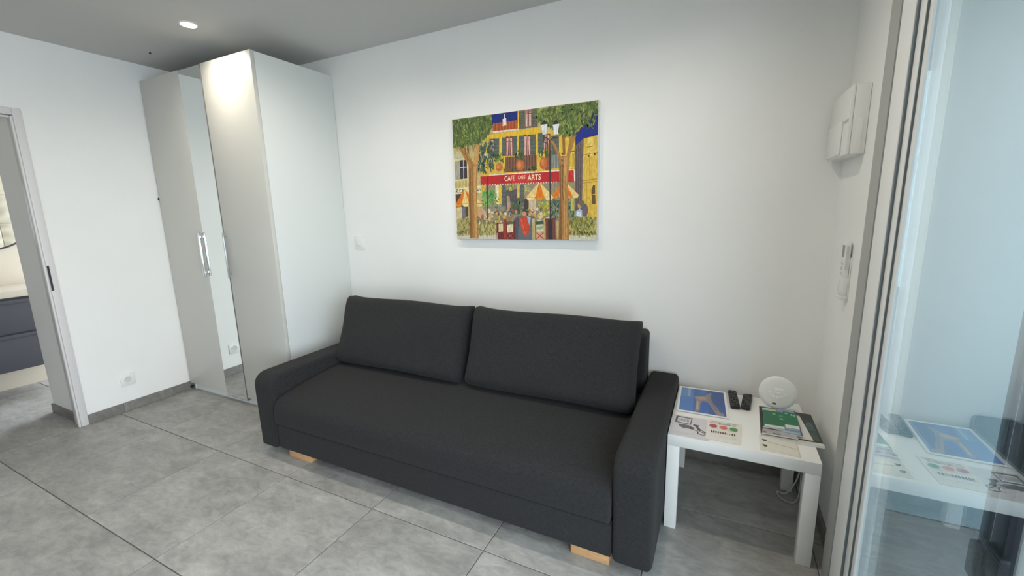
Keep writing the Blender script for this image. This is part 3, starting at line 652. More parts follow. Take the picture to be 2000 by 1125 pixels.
('f',[(84,160,76),(60,140,70),(120,180,80),(150,190,90)],120,26,10,'r',[(0.209,0.395),(0.322,0.41),(0.321,0.305),(0.265,0.259),(0.216,0.27)]),
('f',[(200,206,60),(180,180,60)],12,22,10,'r',[(0.308,0.342),(0.349,0.346),(0.345,0.28),(0.313,0.276)]),
('f',[(150,156,150),(120,130,110),(176,176,160)],40,30,8,'b',[(0.3,0.281),(0.379,0.292),(0.383,0.206),(0.299,0.199)]),
('f',[(76,104,70),(100,124,80),(60,84,60)],60,40,7,'b',[(0.421,0.303),(0.521,0.323),(0.526,0.217),(0.43,0.21)]),
('f',[(44,104,88),(30,86,76),(70,128,100)],110,34,9,'b',[(0.703,0.305),(0.766,0.321),(0.855,0.31),(0.857,0.178),(0.708,0.178)]),
('f',[(206,204,64),(180,186,50),(156,166,50)],70,24,9,'r',[(0.625,0.297),(0.692,0.305),(0.694,0.204),(0.629,0.19)]),
('p',(196,190,84),[(0.836,0.32),(0.855,0.322),(0.856,0.226),(0.837,0.222)]),
('p',(110,120,96),[(0.479,0.17),(0.476,0.159),(0.47,0.156),(0.466,0.164),(0.466,0.176),(0.471,0.184),(0.477,0.181)]),
('p',(206,170,80),[(0.419,0.246),(0.417,0.237),(0.412,0.234),(0.408,0.241),(0.408,0.252),(0.412,0.259),(0.417,0.256)]),
('p',(110,120,96),[(0.194,0.199),(0.191,0.19),(0.184,0.187),(0.178,0.194),(0.179,0.204),(0.184,0.211),(0.191,0.209)]),
('p',(214,190,150),[(0.452,0.148),(0.448,0.139),(0.438,0.137),(0.431,0.143),(0.431,0.152),(0.439,0.158),(0.448,0.156)]),
('p',(110,120,96),[(0.412,0.217),(0.408,0.209),(0.398,0.207),(0.39,0.213),(0.391,0.222),(0.398,0.228),(0.408,0.226)]),
('p',(190,150,110),[(0.429,0.165),(0.426,0.157),(0.419,0.155),(0.413,0.16),(0.413,0.169),(0.419,0.175),(0.426,0.173)]),
('p',(140,90,70),[(0.397,0.145),(0.392,0.13),(0.381,0.126),(0.373,0.137),(0.373,0.153),(0.382,0.163),(0.392,0.159)]),
('p',(110,120,96),[(0.634,0.206),(0.63,0.193),(0.623,0.19),(0.617,0.199),(0.617,0.213),(0.623,0.222),(0.63,0.219)]),
('p',(206,170,80),[(0.567,0.244),(0.564,0.234),(0.556,0.232),(0.55,0.239),(0.55,0.25),(0.556,0.257),(0.564,0.254)]),
('p',(190,150,110),[(0.334,0.217),(0.329,0.205),(0.318,0.202),(0.31,0.21),(0.31,0.224),(0.319,0.232),(0.329,0.229)]),
('p',(190,150,110),[(0.647,0.159),(0.643,0.152),(0.635,0.15),(0.629,0.155),(0.629,0.163),(0.635,0.169),(0.643,0.167)]),
('p',(214,190,150),[(0.296,0.192),(0.291,0.182),(0.279,0.179),(0.271,0.187),(0.271,0.198),(0.28,0.205),(0.291,0.202)]),
('p',(190,150,110),[(0.384,0.192),(0.379,0.179),(0.368,0.176),(0.36,0.185),(0.36,0.199),(0.369,0.207),(0.38,0.204)]),
('p',(214,190,150),[(0.388,0.175),(0.384,0.161),(0.374,0.157),(0.367,0.167),(0.367,0.182),(0.375,0.192),(0.384,0.189)]),
('p',(140,90,70),[(0.471,0.232),(0.466,0.224),(0.455,0.222),(0.446,0.228),(0.446,0.237),(0.455,0.243),(0.466,0.241)]),
('p',(96,92,90),[(0.192,0.196),(0.187,0.181),(0.177,0.177),(0.17,0.188),(0.171,0.205),(0.179,0.215),(0.188,0.211)]),
('p',(120,100,80),[(0.292,0.146),(0.289,0.138),(0.282,0.136),(0.277,0.141),(0.277,0.15),(0.283,0.155),(0.29,0.153)]),
('p',(120,100,80),[(0.234,0.236),(0.231,0.229),(0.225,0.228),(0.221,0.232),(0.221,0.24),(0.226,0.245),(0.232,0.243)]),
('p',(140,90,70),[(0.545,0.211),(0.54,0.203),(0.53,0.201),(0.522,0.207),(0.522,0.216),(0.53,0.222),(0.541,0.22)]),
('p',(206,170,80),[(0.675,0.156),(0.671,0.143),(0.663,0.139),(0.656,0.149),(0.656,0.164),(0.663,0.173),(0.671,0.17)]),
('p',(96,92,90),[(0.586,0.175),(0.581,0.167),(0.57,0.165),(0.562,0.171),(0.562,0.18),(0.57,0.186),(0.581,0.184)]),
('p',(214,190,150),[(0.655,0.188),(0.65,0.175),(0.64,0.172),(0.632,0.181),(0.632,0.195),(0.64,0.204),(0.65,0.201)]),
('p',(110,120,96),[(0.697,0.155),(0.694,0.148),(0.685,0.146),(0.679,0.151),(0.679,0.159),(0.685,0.164),(0.694,0.162)]),
('p',(96,92,90),[(0.348,0.219),(0.344,0.212),(0.335,0.21),(0.328,0.215),(0.328,0.224),(0.335,0.229),(0.344,0.227)]),
('p',(110,120,96),[(0.278,0.242),(0.275,0.236),(0.269,0.234),(0.264,0.239),(0.265,0.246),(0.27,0.25),(0.275,0.248)]),
('p',(226,214,190),[(0.708,0.217),(0.706,0.205),(0.7,0.202),(0.695,0.21),(0.695,0.224),(0.7,0.232),(0.706,0.229)]),
('p',(190,150,110),[(0.536,0.195),(0.532,0.185),(0.523,0.182),(0.515,0.19),(0.516,0.201),(0.523,0.208),(0.532,0.206)]),
('p',(226,214,190),[(0.253,0.153),(0.248,0.139),(0.238,0.135),(0.23,0.145),(0.231,0.161),(0.239,0.171),(0.249,0.167)]),
('p',(160,120,80),[(0.277,0.221),(0.272,0.208),(0.263,0.205),(0.256,0.214),(0.257,0.228),(0.264,0.237),(0.273,0.234)]),
('p',(110,120,96),[(0.367,0.172),(0.364,0.158),(0.357,0.155),(0.351,0.164),(0.351,0.179),(0.357,0.188),(0.365,0.185)]),
('p',(140,90,70),[(0.271,0.172),(0.266,0.162),(0.254,0.16),(0.245,0.166),(0.246,0.177),(0.255,0.184),(0.266,0.181)]),
('p',(140,90,70),[(0.576,0.232),(0.572,0.223),(0.562,0.221),(0.554,0.227),(0.554,0.237),(0.562,0.242),(0.572,0.24)]),
('p',(206,170,80),[(0.635,0.193),(0.63,0.178),(0.619,0.175),(0.611,0.185),(0.611,0.201),(0.62,0.211),(0.63,0.208)]),
('p',(120,100,80),[(0.389,0.226),(0.384,0.218),(0.372,0.215),(0.363,0.222),(0.363,0.231),(0.373,0.237),(0.384,0.235)]),
('p',(160,120,80),[(0.239,0.218),(0.235,0.204),(0.227,0.201),(0.222,0.21),(0.222,0.226),(0.229,0.236),(0.236,0.232)]),
('p',(120,100,80),[(0.647,0.236),(0.643,0.223),(0.636,0.22),(0.63,0.229),(0.631,0.243),(0.636,0.252),(0.644,0.249)]),
('p',(206,170,80),[(0.57,0.182),(0.566,0.171),(0.558,0.168),(0.552,0.176),(0.552,0.188),(0.558,0.195),(0.566,0.192)]),
('p',(96,92,90),[(0.236,0.156),(0.23,0.147),(0.218,0.145),(0.209,0.151),(0.209,0.16),(0.219,0.166),(0.231,0.164)]),
('p',(226,214,190),[(0.698,0.166),(0.693,0.153),(0.681,0.15),(0.672,0.159),(0.672,0.172),(0.681,0.181),(0.693,0.178)]),
('p',(190,150,110),[(0.404,0.233),(0.402,0.22),(0.397,0.217),(0.393,0.226),(0.393,0.241),(0.397,0.249),(0.402,0.246)]),
('p',(206,170,80),[(0.351,0.192),(0.346,0.178),(0.337,0.174),(0.33,0.184),(0.33,0.199),(0.338,0.209),(0.347,0.206)]),
('p',(206,170,80),[(0.221,0.196),(0.217,0.182),(0.208,0.178),(0.202,0.188),(0.203,0.205),(0.21,0.215),(0.218,0.211)]),
('p',(214,190,150),[(0.353,0.218),(0.348,0.211),(0.339,0.21),(0.331,0.214),(0.332,0.222),(0.339,0.226),(0.349,0.224)]),
('p',(206,170,80),[(0.289,0.201),(0.283,0.192),(0.269,0.19),(0.259,0.196),(0.259,0.206),(0.27,0.212),(0.283,0.21)]),
('p',(226,214,190),[(0.43,0.205),(0.426,0.191),(0.419,0.188),(0.414,0.197),(0.414,0.212),(0.42,0.221),(0.427,0.218)]),
('p',(140,90,70),[(0.265,0.225),(0.262,0.219),(0.255,0.218),(0.249,0.222),(0.249,0.229),(0.255,0.233),(0.262,0.231)]),
('p',(206,170,80),[(0.335,0.144),(0.33,0.13),(0.319,0.127),(0.31,0.136),(0.311,0.151),(0.32,0.161),(0.33,0.158)]),
('p',(160,120,80),[(0.493,0.172),(0.49,0.162),(0.485,0.159),(0.481,0.166),(0.481,0.177),(0.486,0.184),(0.49,0.182)]),
('p',(206,170,80),[(0.39,0.183),(0.385,0.171),(0.373,0.168),(0.364,0.176),(0.364,0.189),(0.374,0.198),(0.385,0.195)]),
('p',(120,100,80),[(0.595,0.178),(0.59,0.17),(0.578,0.168),(0.569,0.173),(0.569,0.182),(0.578,0.188),(0.59,0.186)]),
('p',(214,190,150),[(0.257,0.171),(0.254,0.164),(0.249,0.163),(0.245,0.167),(0.245,0.175),(0.249,0.179),(0.255,0.178)]),
('p',(160,120,80),[(0.36,0.184),(0.356,0.171),(0.349,0.168),(0.344,0.177),(0.344,0.191),(0.35,0.2),(0.357,0.197)]),
('p',(226,214,190),[(0.218,0.217),(0.213,0.21),(0.201,0.209),(0.193,0.214),(0.193,0.222),(0.202,0.226),(0.213,0.225)]),
('p',(96,92,90),[(0.473,0.155),(0.469,0.141),(0.46,0.138),(0.454,0.147),(0.454,0.163),(0.461,0.173),(0.469,0.169)]),
('p',(190,150,110),[(0.28,0.157),(0.274,0.144),(0.262,0.141),(0.252,0.149),(0.252,0.164),(0.263,0.172),(0.275,0.169)]),
('p',(110,120,96),[(0.43,0.174),(0.424,0.167),(0.413,0.166),(0.404,0.17),(0.404,0.178),(0.414,0.183),(0.425,0.181)]),
('p',(96,92,90),[(0.455,0.152),(0.453,0.139),(0.448,0.135),(0.444,0.145),(0.444,0.16),(0.448,0.169),(0.453,0.166)]),
('p',(226,214,190),[(0.623,0.244),(0.619,0.231),(0.612,0.228),(0.605,0.237),(0.606,0.251),(0.612,0.259),(0.619,0.256)]),
('p',(160,120,80),[(0.448,0.193),(0.442,0.18),(0.43,0.177),(0.42,0.186),(0.42,0.201),(0.431,0.21),(0.443,0.206)]),
('p',(214,190,150),[(0.301,0.224),(0.295,0.216),(0.282,0.214),(0.272,0.22),(0.273,0.229),(0.283,0.234),(0.296,0.232)]),
('p',(206,170,80),[(0.672,0.154),(0.668,0.147),(0.659,0.145),(0.652,0.15),(0.652,0.157),(0.659,0.162),(0.668,0.16)]),
('p',(140,90,70),[(0.593,0.228),(0.589,0.214),(0.58,0.211),(0.573,0.221),(0.573,0.236),(0.58,0.245),(0.589,0.241)]),
('p',(214,190,150),[(0.527,0.161),(0.522,0.148),(0.512,0.145),(0.504,0.154),(0.505,0.168),(0.513,0.178),(0.523,0.174)]),
('p',(190,150,110),[(0.704,0.236),(0.7,0.226),(0.691,0.223),(0.683,0.231),(0.683,0.242),(0.691,0.25),(0.7,0.247)]),
('p',(96,92,90),[(0.565,0.212),(0.562,0.201),(0.553,0.199),(0.547,0.206),(0.547,0.218),(0.554,0.225),(0.562,0.223)]),
('p',(110,120,96),[(0.561,0.237),(0.555,0.231),(0.543,0.23),(0.533,0.234),(0.533,0.241),(0.543,0.245),(0.555,0.243)]),
('p',(120,100,80),[(0.569,0.179),(0.566,0.168),(0.56,0.166),(0.555,0.173),(0.555,0.185),(0.56,0.192),(0.566,0.189)]),
('p',(110,120,96),[(0.497,0.158),(0.491,0.143),(0.479,0.14),(0.469,0.15),(0.469,0.165),(0.479,0.175),(0.492,0.172)]),
('p',(96,92,90),[(0.52,0.174),(0.516,0.16),(0.509,0.156),(0.504,0.166),(0.504,0.182),(0.51,0.193),(0.517,0.189)]),
('p',(190,150,110),[(0.601,0.231),(0.596,0.225),(0.583,0.223),(0.573,0.228),(0.573,0.234),(0.583,0.238),(0.596,0.237)]),
('p',(206,170,80),[(0.345,0.167),(0.342,0.157),(0.337,0.154),(0.332,0.161),(0.333,0.172),(0.337,0.179),(0.343,0.176)]),
('p',(226,214,190),[(0.396,0.211),(0.392,0.2),(0.382,0.198),(0.375,0.205),(0.375,0.218),(0.383,0.225),(0.392,0.222)]),
('p',(206,170,80),[(0.569,0.203),(0.565,0.188),(0.558,0.184),(0.551,0.194),(0.552,0.211),(0.558,0.221),(0.566,0.217)]),
('p',(160,120,80),[(0.688,0.231),(0.683,0.222),(0.672,0.22),(0.663,0.226),(0.663,0.236),(0.672,0.242),(0.683,0.239)]),
('p',(190,150,110),[(0.229,0.212),(0.225,0.206),(0.216,0.204),(0.209,0.209),(0.209,0.215),(0.216,0.219),(0.225,0.218)]),
('p',(110,120,96),[(0.401,0.138),(0.396,0.131),(0.383,0.129),(0.373,0.134),(0.374,0.141),(0.384,0.146),(0.396,0.144)]),
('p',(190,150,110),[(0.305,0.154),(0.3,0.146),(0.289,0.144),(0.281,0.15),(0.282,0.158),(0.29,0.164),(0.3,0.162)]),
('p',(206,170,80),[(0.361,0.211),(0.358,0.202),(0.351,0.2),(0.347,0.206),(0.347,0.216),(0.352,0.222),(0.358,0.22)]),
('p',(226,214,190),[(0.198,0.137),(0.194,0.127),(0.185,0.124),(0.178,0.131),(0.178,0.142),(0.186,0.15),(0.195,0.147)]),
('p',(190,150,110),[(0.465,0.167),(0.462,0.152),(0.456,0.149),(0.451,0.159),(0.452,0.175),(0.456,0.185),(0.462,0.181)]),
('p',(120,100,80),[(0.184,0.15),(0.18,0.134),(0.171,0.13),(0.165,0.141),(0.165,0.158),(0.173,0.169),(0.181,0.165)]),
('p',(160,120,80),[(0.426,0.169),(0.42,0.157),(0.408,0.153),(0.398,0.162),(0.398,0.176),(0.408,0.185),(0.421,0.182)]),
('p',(140,90,70),[(0.447,0.239),(0.443,0.231),(0.434,0.229),(0.427,0.234),(0.427,0.244),(0.434,0.25),(0.443,0.247)]),
('p',(190,150,110),[(0.475,0.225),(0.471,0.213),(0.462,0.21),(0.455,0.218),(0.455,0.232),(0.463,0.24),(0.471,0.237)]),
('p',(190,150,110),[(0.231,0.222),(0.226,0.211),(0.218,0.209),(0.211,0.216),(0.211,0.228),(0.218,0.235),(0.227,0.232)]),
('p',(226,214,190),[(0.649,0.207),(0.645,0.199),(0.636,0.197),(0.629,0.203),(0.629,0.212),(0.636,0.218),(0.645,0.216)]),
('p',(226,214,190),[(0.519,0.173),(0.515,0.163),(0.508,0.16),(0.502,0.167),(0.502,0.178),(0.508,0.185),(0.515,0.183)]),
('p',(206,170,80),[(0.225,0.218),(0.221,0.207),(0.214,0.205),(0.208,0.212),(0.209,0.224),(0.215,0.231),(0.222,0.228)]),
('p',(120,100,80),[(0.238,0.146),(0.232,0.138),(0.219,0.136),(0.208,0.141),(0.209,0.15),(0.219,0.155),(0.232,0.153)]),
('p',(160,120,80),[(0.23,0.143),(0.226,0.133),(0.218,0.131),(0.212,0.137),(0.213,0.148),(0.219,0.154),(0.227,0.152)]),
('p',(214,190,150),[(0.359,0.142),(0.355,0.131),(0.346,0.128),(0.339,0.136),(0.34,0.148),(0.347,0.155),(0.355,0.153)]),
('p',(96,92,90),[(0.401,0.14),(0.395,0.127),(0.382,0.124),(0.372,0.133),(0.373,0.147),(0.383,0.156),(0.396,0.153)]),
('p',(214,190,150),[(0.274,0.176),(0.27,0.161),(0.262,0.158),(0.257,0.168),(0.257,0.183),(0.264,0.193),(0.271,0.19)]),
('p',(160,120,80),[(0.427,0.153),(0.423,0.143),(0.415,0.141),(0.408,0.147),(0.409,0.158),(0.415,0.164),(0.424,0.162)]),
('p',(226,214,190),[(0.584,0.235),(0.58,0.229),(0.571,0.227),(0.565,0.232),(0.565,0.239),(0.572,0.243),(0.58,0.241)]),
('p',(160,120,80),[(0.621,0.204),(0.618,0.198),(0.611,0.197),(0.606,0.201),(0.606,0.208),(0.612,0.212),(0.618,0.21)]),
('p',(226,214,190),[(0.637,0.175),(0.635,0.165),(0.63,0.163),(0.626,0.17),(0.626,0.18),(0.63,0.187),(0.635,0.185)]),
('p',(206,170,80),[(0.606,0.194),(0.602,0.184),(0.592,0.181),(0.585,0.188),(0.585,0.199),(0.593,0.206),(0.602,0.204)]),
('p',(214,190,150),[(0.597,0.155),(0.592,0.142),(0.579,0.138),(0.57,0.148),(0.57,0.162),(0.58,0.172),(0.592,0.168)]),
('p',(226,214,190),[(0.315,0.147),(0.312,0.137),(0.305,0.134),(0.301,0.141),(0.301,0.153),(0.306,0.161),(0.312,0.158)]),
('p',(96,92,90),[(0.342,0.211),(0.339,0.199),(0.334,0.195),(0.329,0.204),(0.33,0.219),(0.334,0.227),(0.34,0.224)]),
('p',(96,92,90),[(0.428,0.205),(0.426,0.195),(0.421,0.192),(0.417,0.199),(0.417,0.21),(0.421,0.217),(0.426,0.215)]),
('p',(214,190,150),[(0.637,0.149),(0.632,0.139),(0.62,0.136),(0.612,0.144),(0.612,0.155),(0.621,0.162),(0.632,0.16)]),
('p',(206,170,80),[(0.328,0.221),(0.325,0.207),(0.319,0.204),(0.315,0.213),(0.316,0.229),(0.32,0.239),(0.326,0.235)]),
('p',(226,214,190),[(0.244,0.19),(0.238,0.177),(0.225,0.173),(0.215,0.183),(0.215,0.198),(0.226,0.207),(0.239,0.204)]),
('p',(120,100,80),[(0.338,0.232),(0.333,0.226),(0.323,0.225),(0.315,0.229),(0.315,0.236),(0.323,0.241),(0.333,0.239)]),
('p',(120,100,80),[(0.65,0.244),(0.647,0.23),(0.64,0.227),(0.634,0.237),(0.634,0.252),(0.64,0.261),(0.647,0.257)]),
('p',(190,150,110),[(0.574,0.23),(0.571,0.224),(0.565,0.223),(0.56,0.227),(0.56,0.234),(0.565,0.238),(0.571,0.237)]),
('p',(226,214,190),[(0.276,0.237),(0.27,0.222),(0.256,0.218),(0.246,0.229),(0.247,0.246),(0.258,0.256),(0.271,0.252)]),
('p',(120,100,80),[(0.543,0.203),(0.538,0.196),(0.527,0.195),(0.518,0.2),(0.518,0.207),(0.527,0.212),(0.538,0.21)]),
('p',(214,160,120),[(0.206,0.219),(0.203,0.202),(0.195,0.189),(0.186,0.184),(0.177,0.189),(0.17,0.202),(0.168,0.22),(0.171,0.237),(0.179,0.25),(0.189,0.255),(0.198,0.25),(0.204,0.237)]),
('p',(206,170,140),[(0.24,0.207),(0.236,0.185),(0.228,0.169),(0.217,0.164),(0.207,0.169),(0.199,0.185),(0.197,0.207),(0.201,0.228),(0.209,0.244),(0.22,0.25),(0.23,0.244),(0.238,0.228)]),
('p',(150,110,90),[(0.221,0.181),(0.219,0.166),(0.214,0.155),(0.208,0.151),(0.203,0.155),(0.199,0.166),(0.198,0.181),(0.2,0.197),(0.204,0.208),(0.21,0.212),(0.216,0.208),(0.22,0.197)]),
('p',(238,206,130),[(0.627,0.45),(0.629,0.45),(0.6,0.337),(0.536,0.339)]),
('p',(240,214,150),[(0.536,0.339),(0.6,0.337),(0.587,0.314),(0.548,0.315)]),
('p',(224,120,20),[(0.629,0.45),(0.631,0.45),(0.663,0.336),(0.6,0.337)]),
('p',(222,140,40),[(0.6,0.337),(0.663,0.336),(0.65,0.313),(0.612,0.313)]),
('p',(238,206,130),[(0.631,0.45),(0.633,0.45),(0.725,0.334),(0.663,0.336)]),
('p',(240,214,150),[(0.663,0.336),(0.725,0.334),(0.712,0.311),(0.675,0.312)]),
('l',(176,96,30),3,[(0.536,0.339),(0.725,0.334)]),
('p',(224,120,20),[(0.794,0.447),(0.795,0.447),(0.759,0.345),(0.715,0.346)]),
('p',(222,140,40),[(0.715,0.346),(0.759,0.345),(0.75,0.322),(0.723,0.323)]),
('p',(238,206,130),[(0.795,0.447),(0.797,0.447),(0.802,0.343),(0.759,0.345)]),
('p',(240,214,150),[(0.759,0.345),(0.802,0.343),(0.794,0.321),(0.768,0.321)]),
('p',(224,120,20),[(0.797,0.447),(0.798,0.447),(0.845,0.342),(0.802,0.343)]),
('p',(222,140,40),[(0.802,0.343),(0.845,0.342),(0.837,0.32),(0.811,0.32)]),
('p',(238,206,130),[(0.798,0.447),(0.8,0.447),(0.887,0.341),(0.845,0.342)]),
('p',(240,214,150),[(0.845,0.342),(0.887,0.341),(0.879,0.319),(0.854,0.319)]),
('l',(176,96,30),3,[(0.715,0.346),(0.887,0.341)]),
('p',(224,120,20),[(0.074,0.424),(0.076,0.424),(0.052,0.303),(0.0,0.304)]),
('p',(222,140,40),[(0.0,0.304),(0.052,0.303),(0.04,0.277),(0.006,0.278)]),
('p',(238,206,130),[(0.076,0.424),(0.078,0.424),(0.108,0.302),(0.052,0.303)]),
('p',(240,214,150),[(0.052,0.303),(0.108,0.302),(0.096,0.277),(0.062,0.277)]),
('p',(224,120,20),[(0.078,0.424),(0.079,0.424),(0.163,0.301),(0.108,0.302)]),
('p',(222,140,40),[(0.108,0.302),(0.163,0.301),(0.151,0.276),(0.118,0.276)]),
('p',(238,206,130),[(0.079,0.424),(0.081,0.424),(0.217,0.3),(0.163,0.301)]),
('p',(240,214,150),[(0.163,0.301),(0.217,0.3),(0.206,0.275),(0.173,0.275)]),
('l',(176,96,30),3,[(0.0,0.304),(0.217,0.3)]),
('p',(188,36,40),[(0.205,0.522),(0.857,0.528),(0.863,0.44),(0.207,0.451)]),
('p',(206,52,48),[(0.439,0.522),(0.606,0.523),(0.606,0.446),(0.437,0.447)]),
('p',(200,44,40),[(0.794,0.525),(0.857,0.526),(0.862,0.442),(0.797,0.44)]),
('l',(244,226,206),6,[(0.273,0.528),(0.857,0.528)]),
('l',(240,232,220),7,[(0.858,0.528),(0.861,0.444)]),
('p',(240,228,214),[(0.214,0.456),(0.224,0.455),(0.218,0.442)]),
('p',(240,228,214),[(0.233,0.456),(0.244,0.455),(0.238,0.442)]),
('p',(240,228,214),[(0.253,0.455),(0.263,0.455),(0.257,0.442)]),
('p',(240,228,214),[(0.272,0.455),(0.282,0.455),(0.277,0.441)]),
('p',(240,228,214),[(0.291,0.455),(0.302,0.454),(0.296,0.441)]),
('p',(240,228,214),[(0.311,0.455),(0.321,0.454),(0.315,0.441)]),
('p',(240,228,214),[(0.33,0.454),(0.34,0.454),(0.334,0.441)]),
('p',(240,228,214),[(0.349,0.454),(0.358,0.454),(0.353,0.441)]),
('p',(240,228,214),[(0.367,0.454),(0.377,0.453),(0.372,0.44)]),
('p',(240,228,214),[(0.386,0.453),(0.396,0.453),(0.391,0.44)]),
('p',(240,228,214),[(0.405,0.453),(0.414,0.453),(0.409,0.44)]),
('p',(240,228,214),[(0.423,0.453),(0.433,0.453),(0.428,0.44)]),
('p',(240,228,214),[(0.442,0.453),(0.451,0.452),(0.446,0.439)]),
('p',(240,228,214),[(0.46,0.452),(0.47,0.452),(0.464,0.439)]),
('p',(240,228,214),[(0.478,0.452),(0.488,0.452),(0.483,0.439)]),
('p',(240,228,214),[(0.496,0.452),(0.506,0.452),(0.501,0.439)]),
('p',(240,228,214),[(0.514,0.452),(0.524,0.451),(0.519,0.439)]),
('p',(240,228,214),[(0.532,0.451),(0.542,0.451),(0.537,0.438)]),
('p',(240,228,214),[(0.55,0.451),(0.559,0.451),(0.554,0.438)]),
('p',(240,228,214),[(0.568,0.451),(0.577,0.451),(0.572,0.438)]),
('p',(240,228,214),[(0.585,0.451),(0.594,0.45),(0.59,0.438)]),
('p',(240,228,214),[(0.603,0.45),(0.612,0.45),(0.607,0.438)]),
('p',(240,228,214),[(0.62,0.45),(0.629,0.45),(0.625,0.437)]),
('p',(240,228,214),[(0.637,0.45),(0.647,0.45),(0.642,0.437)]),
('p',(240,228,214),[(0.655,0.45),(0.664,0.449),(0.659,0.437)]),
('p',(240,228,214),[(0.672,0.45),(0.681,0.449),(0.676,0.437)]),
('p',(240,228,214),[(0.689,0.449),(0.698,0.449),(0.693,0.437)]),
('p',(240,228,214),[(0.706,0.449),(0.715,0.449),(0.71,0.436)]),
('p',(240,228,214),[(0.723,0.449),(0.731,0.448),(0.727,0.436)]),
('p',(240,228,214),[(0.739,0.449),(0.748,0.448),(0.744,0.436)]),
('t',(246,232,196),'CAFE',[(0.385,0.474),(0.461,0.474),(0.462,0.514),(0.386,0.513)]),
('t',(240,222,190),'DES',[(0.485,0.483),(0.534,0.484),(0.534,0.51),(0.485,0.509)]),
('t',(246,232,196),'ARTS',[(0.549,0.467),(0.64,0.469),(0.64,0.513),(0.55,0.511)]),
('p',(206,200,184),[(0.0,0.029),(0.333,0.036),(0.332,0.002),(0.0,0.0)]),
('p',(210,206,180),[(0.827,0.034),(1.0,0.038),(1.0,0.0),(0.827,0.0)]),
('f',[(134,140,62),(108,118,52),(160,160,80),(90,104,50),(176,168,96)],260,34,6,'b',[(0.0,0.169),(0.108,0.182),(0.227,0.169),(0.336,0.169),(0.33,0.062),(0.257,0.035),(0.0,0.029)]),
('f',[(134,140,50),(108,118,44),(160,160,70),(90,104,44),(180,170,80)],230,36,6,'b',[(0.824,0.157),(0.893,0.183),(0.993,0.173),(0.995,0.049),(0.943,0.026),(0.829,0.04)]),
('p',(112,40,40),[(0.316,0.137),(0.459,0.15),(0.456,0.002),(0.314,0.001)]),
('p',(224,206,160),[(0.332,0.129),(0.366,0.131),(0.364,0.066),(0.33,0.063)]),
('p',(230,216,180),[(0.397,0.129),(0.442,0.134),(0.44,0.06),(0.396,0.056)]),
('p',(90,100,70),[(0.395,0.141),(0.444,0.147),(0.444,0.127),(0.395,0.121)]),
('l',(206,190,170),4,[(0.32,0.055),(0.319,0.001)]),
('p',(150,62,50),[(0.369,0.169),(0.391,0.171),(0.39,0.006),(0.367,0.005)]),
('l',(200,90,80),4,[(0.398,0.05),(0.441,0.007)]),
('l',(200,90,80),4,[(0.442,0.055),(0.397,0.006)]),
('p',(104,106,112),[(0.454,0.183),(0.519,0.205),(0.574,0.186),(0.576,0.0),(0.457,0.0)]),
('p',(82,84,92),[(0.453,0.169),(0.486,0.181),(0.472,0.0),(0.457,0.0)]),
('p',(206,72,42),[(0.484,0.178),(0.545,0.19),(0.562,0.071),(0.527,0.021),(0.504,0.071)]),
('l',(230,120,80),4,[(0.497,0.169),(0.528,0.04)]),
('p',(206,150,110),[(0.535,0.21),(0.533,0.2),(0.528,0.193),(0.521,0.191),(0.514,0.193),(0.509,0.2),(0.507,0.21),(0.509,0.22),(0.515,0.227),(0.522,0.229),(0.528,0.227),(0.533,0.219)]),
('p',(170,180,196),[(0.54,0.193),(0.568,0.178),(0.561,0.108),(0.548,0.144)]),
('p',(120,60,50),[(0.666,0.169),(0.742,0.173),(0.745,0.005),(0.665,0.003)]),
('l',(216,140,110),4,[(0.668,0.145),(0.669,0.005)]),
('l',(206,150,120),5,[(0.739,0.157),(0.741,0.007)]),
('l',(80,50,46),7,[(0.688,0.162),(0.69,0.006)]),
('l',(90,84,84),9,[(0.725,0.157),(0.727,0.007)]),
('p',(50,90,66),[(0.599,0.145),(0.655,0.15),(0.657,0.126),(0.601,0.121)]),
('p',(224,208,170),[(0.605,0.118),(0.653,0.123),(0.655,0.068),(0.607,0.062)]),
('p',(150,176,140),[(0.607,0.104),(0.651,0.109),(0.653,0.085),(0.607,0.079)]),
('p',(214,170,140),[(0.605,0.057),(0.655,0.063),(0.657,0.005),(0.604,0.001)]),
('l',(176,56,40),6,[(0.607,0.055),(0.655,0.007)]),
('l',(176,56,40),6,[(0.655,0.058),(0.606,0.006)]),
('l',(60,84,60),6,[(0.601,0.147),(0.6,0.003)]),
('p',(176,126,66),[(0.044,0.766),(0.077,0.775),(0.154,0.641),(0.181,0.625),(0.172,0.396),(0.173,0.005),(0.105,0.007),(0.109,0.373),(0.115,0.617)]),
('p',(200,154,92),[(0.18,0.785),(0.21,0.775),(0.19,0.633),(0.169,0.616),(0.153,0.637)]),
('p',(136,92,46),[(0.121,0.595),(0.133,0.594),(0.117,0.007),(0.105,0.007),(0.109,0.373)]),
('p',(200,154,92),[(0.157,0.605),(0.176,0.613),(0.167,0.396),(0.163,0.008),(0.144,0.007),(0.149,0.371)]),
('l',(136,92,46),3,[(0.146,0.618),(0.122,0.012)]),
('l',(136,92,46),4,[(0.062,0.757),(0.141,0.63)]),
('f',[(150,104,60),(120,84,50)],14,60,6,'v',[(0.063,0.778),(0.18,0.778),(0.166,0.713),(0.096,0.718)]),
('p',(176,126,66),[(0.759,0.633),(0.826,0.632),(0.817,0.375),(0.827,0.002),(0.755,0.005),(0.766,0.353)]),
('p',(176,126,66),[(0.707,0.761),(0.728,0.749),(0.771,0.643),(0.777,0.614),(0.759,0.626)]),
('p',(176,126,66),[(0.809,0.629),(0.832,0.777),(0.871,0.778),(0.841,0.67),(0.826,0.619)]),
('p',(150,100,56),[(0.786,0.642),(0.78,0.793),(0.799,0.791),(0.801,0.641)]),
('p',(200,154,92),[(0.869,0.813),(0.901,0.854),(0.91,0.844),(0.88,0.798)]),
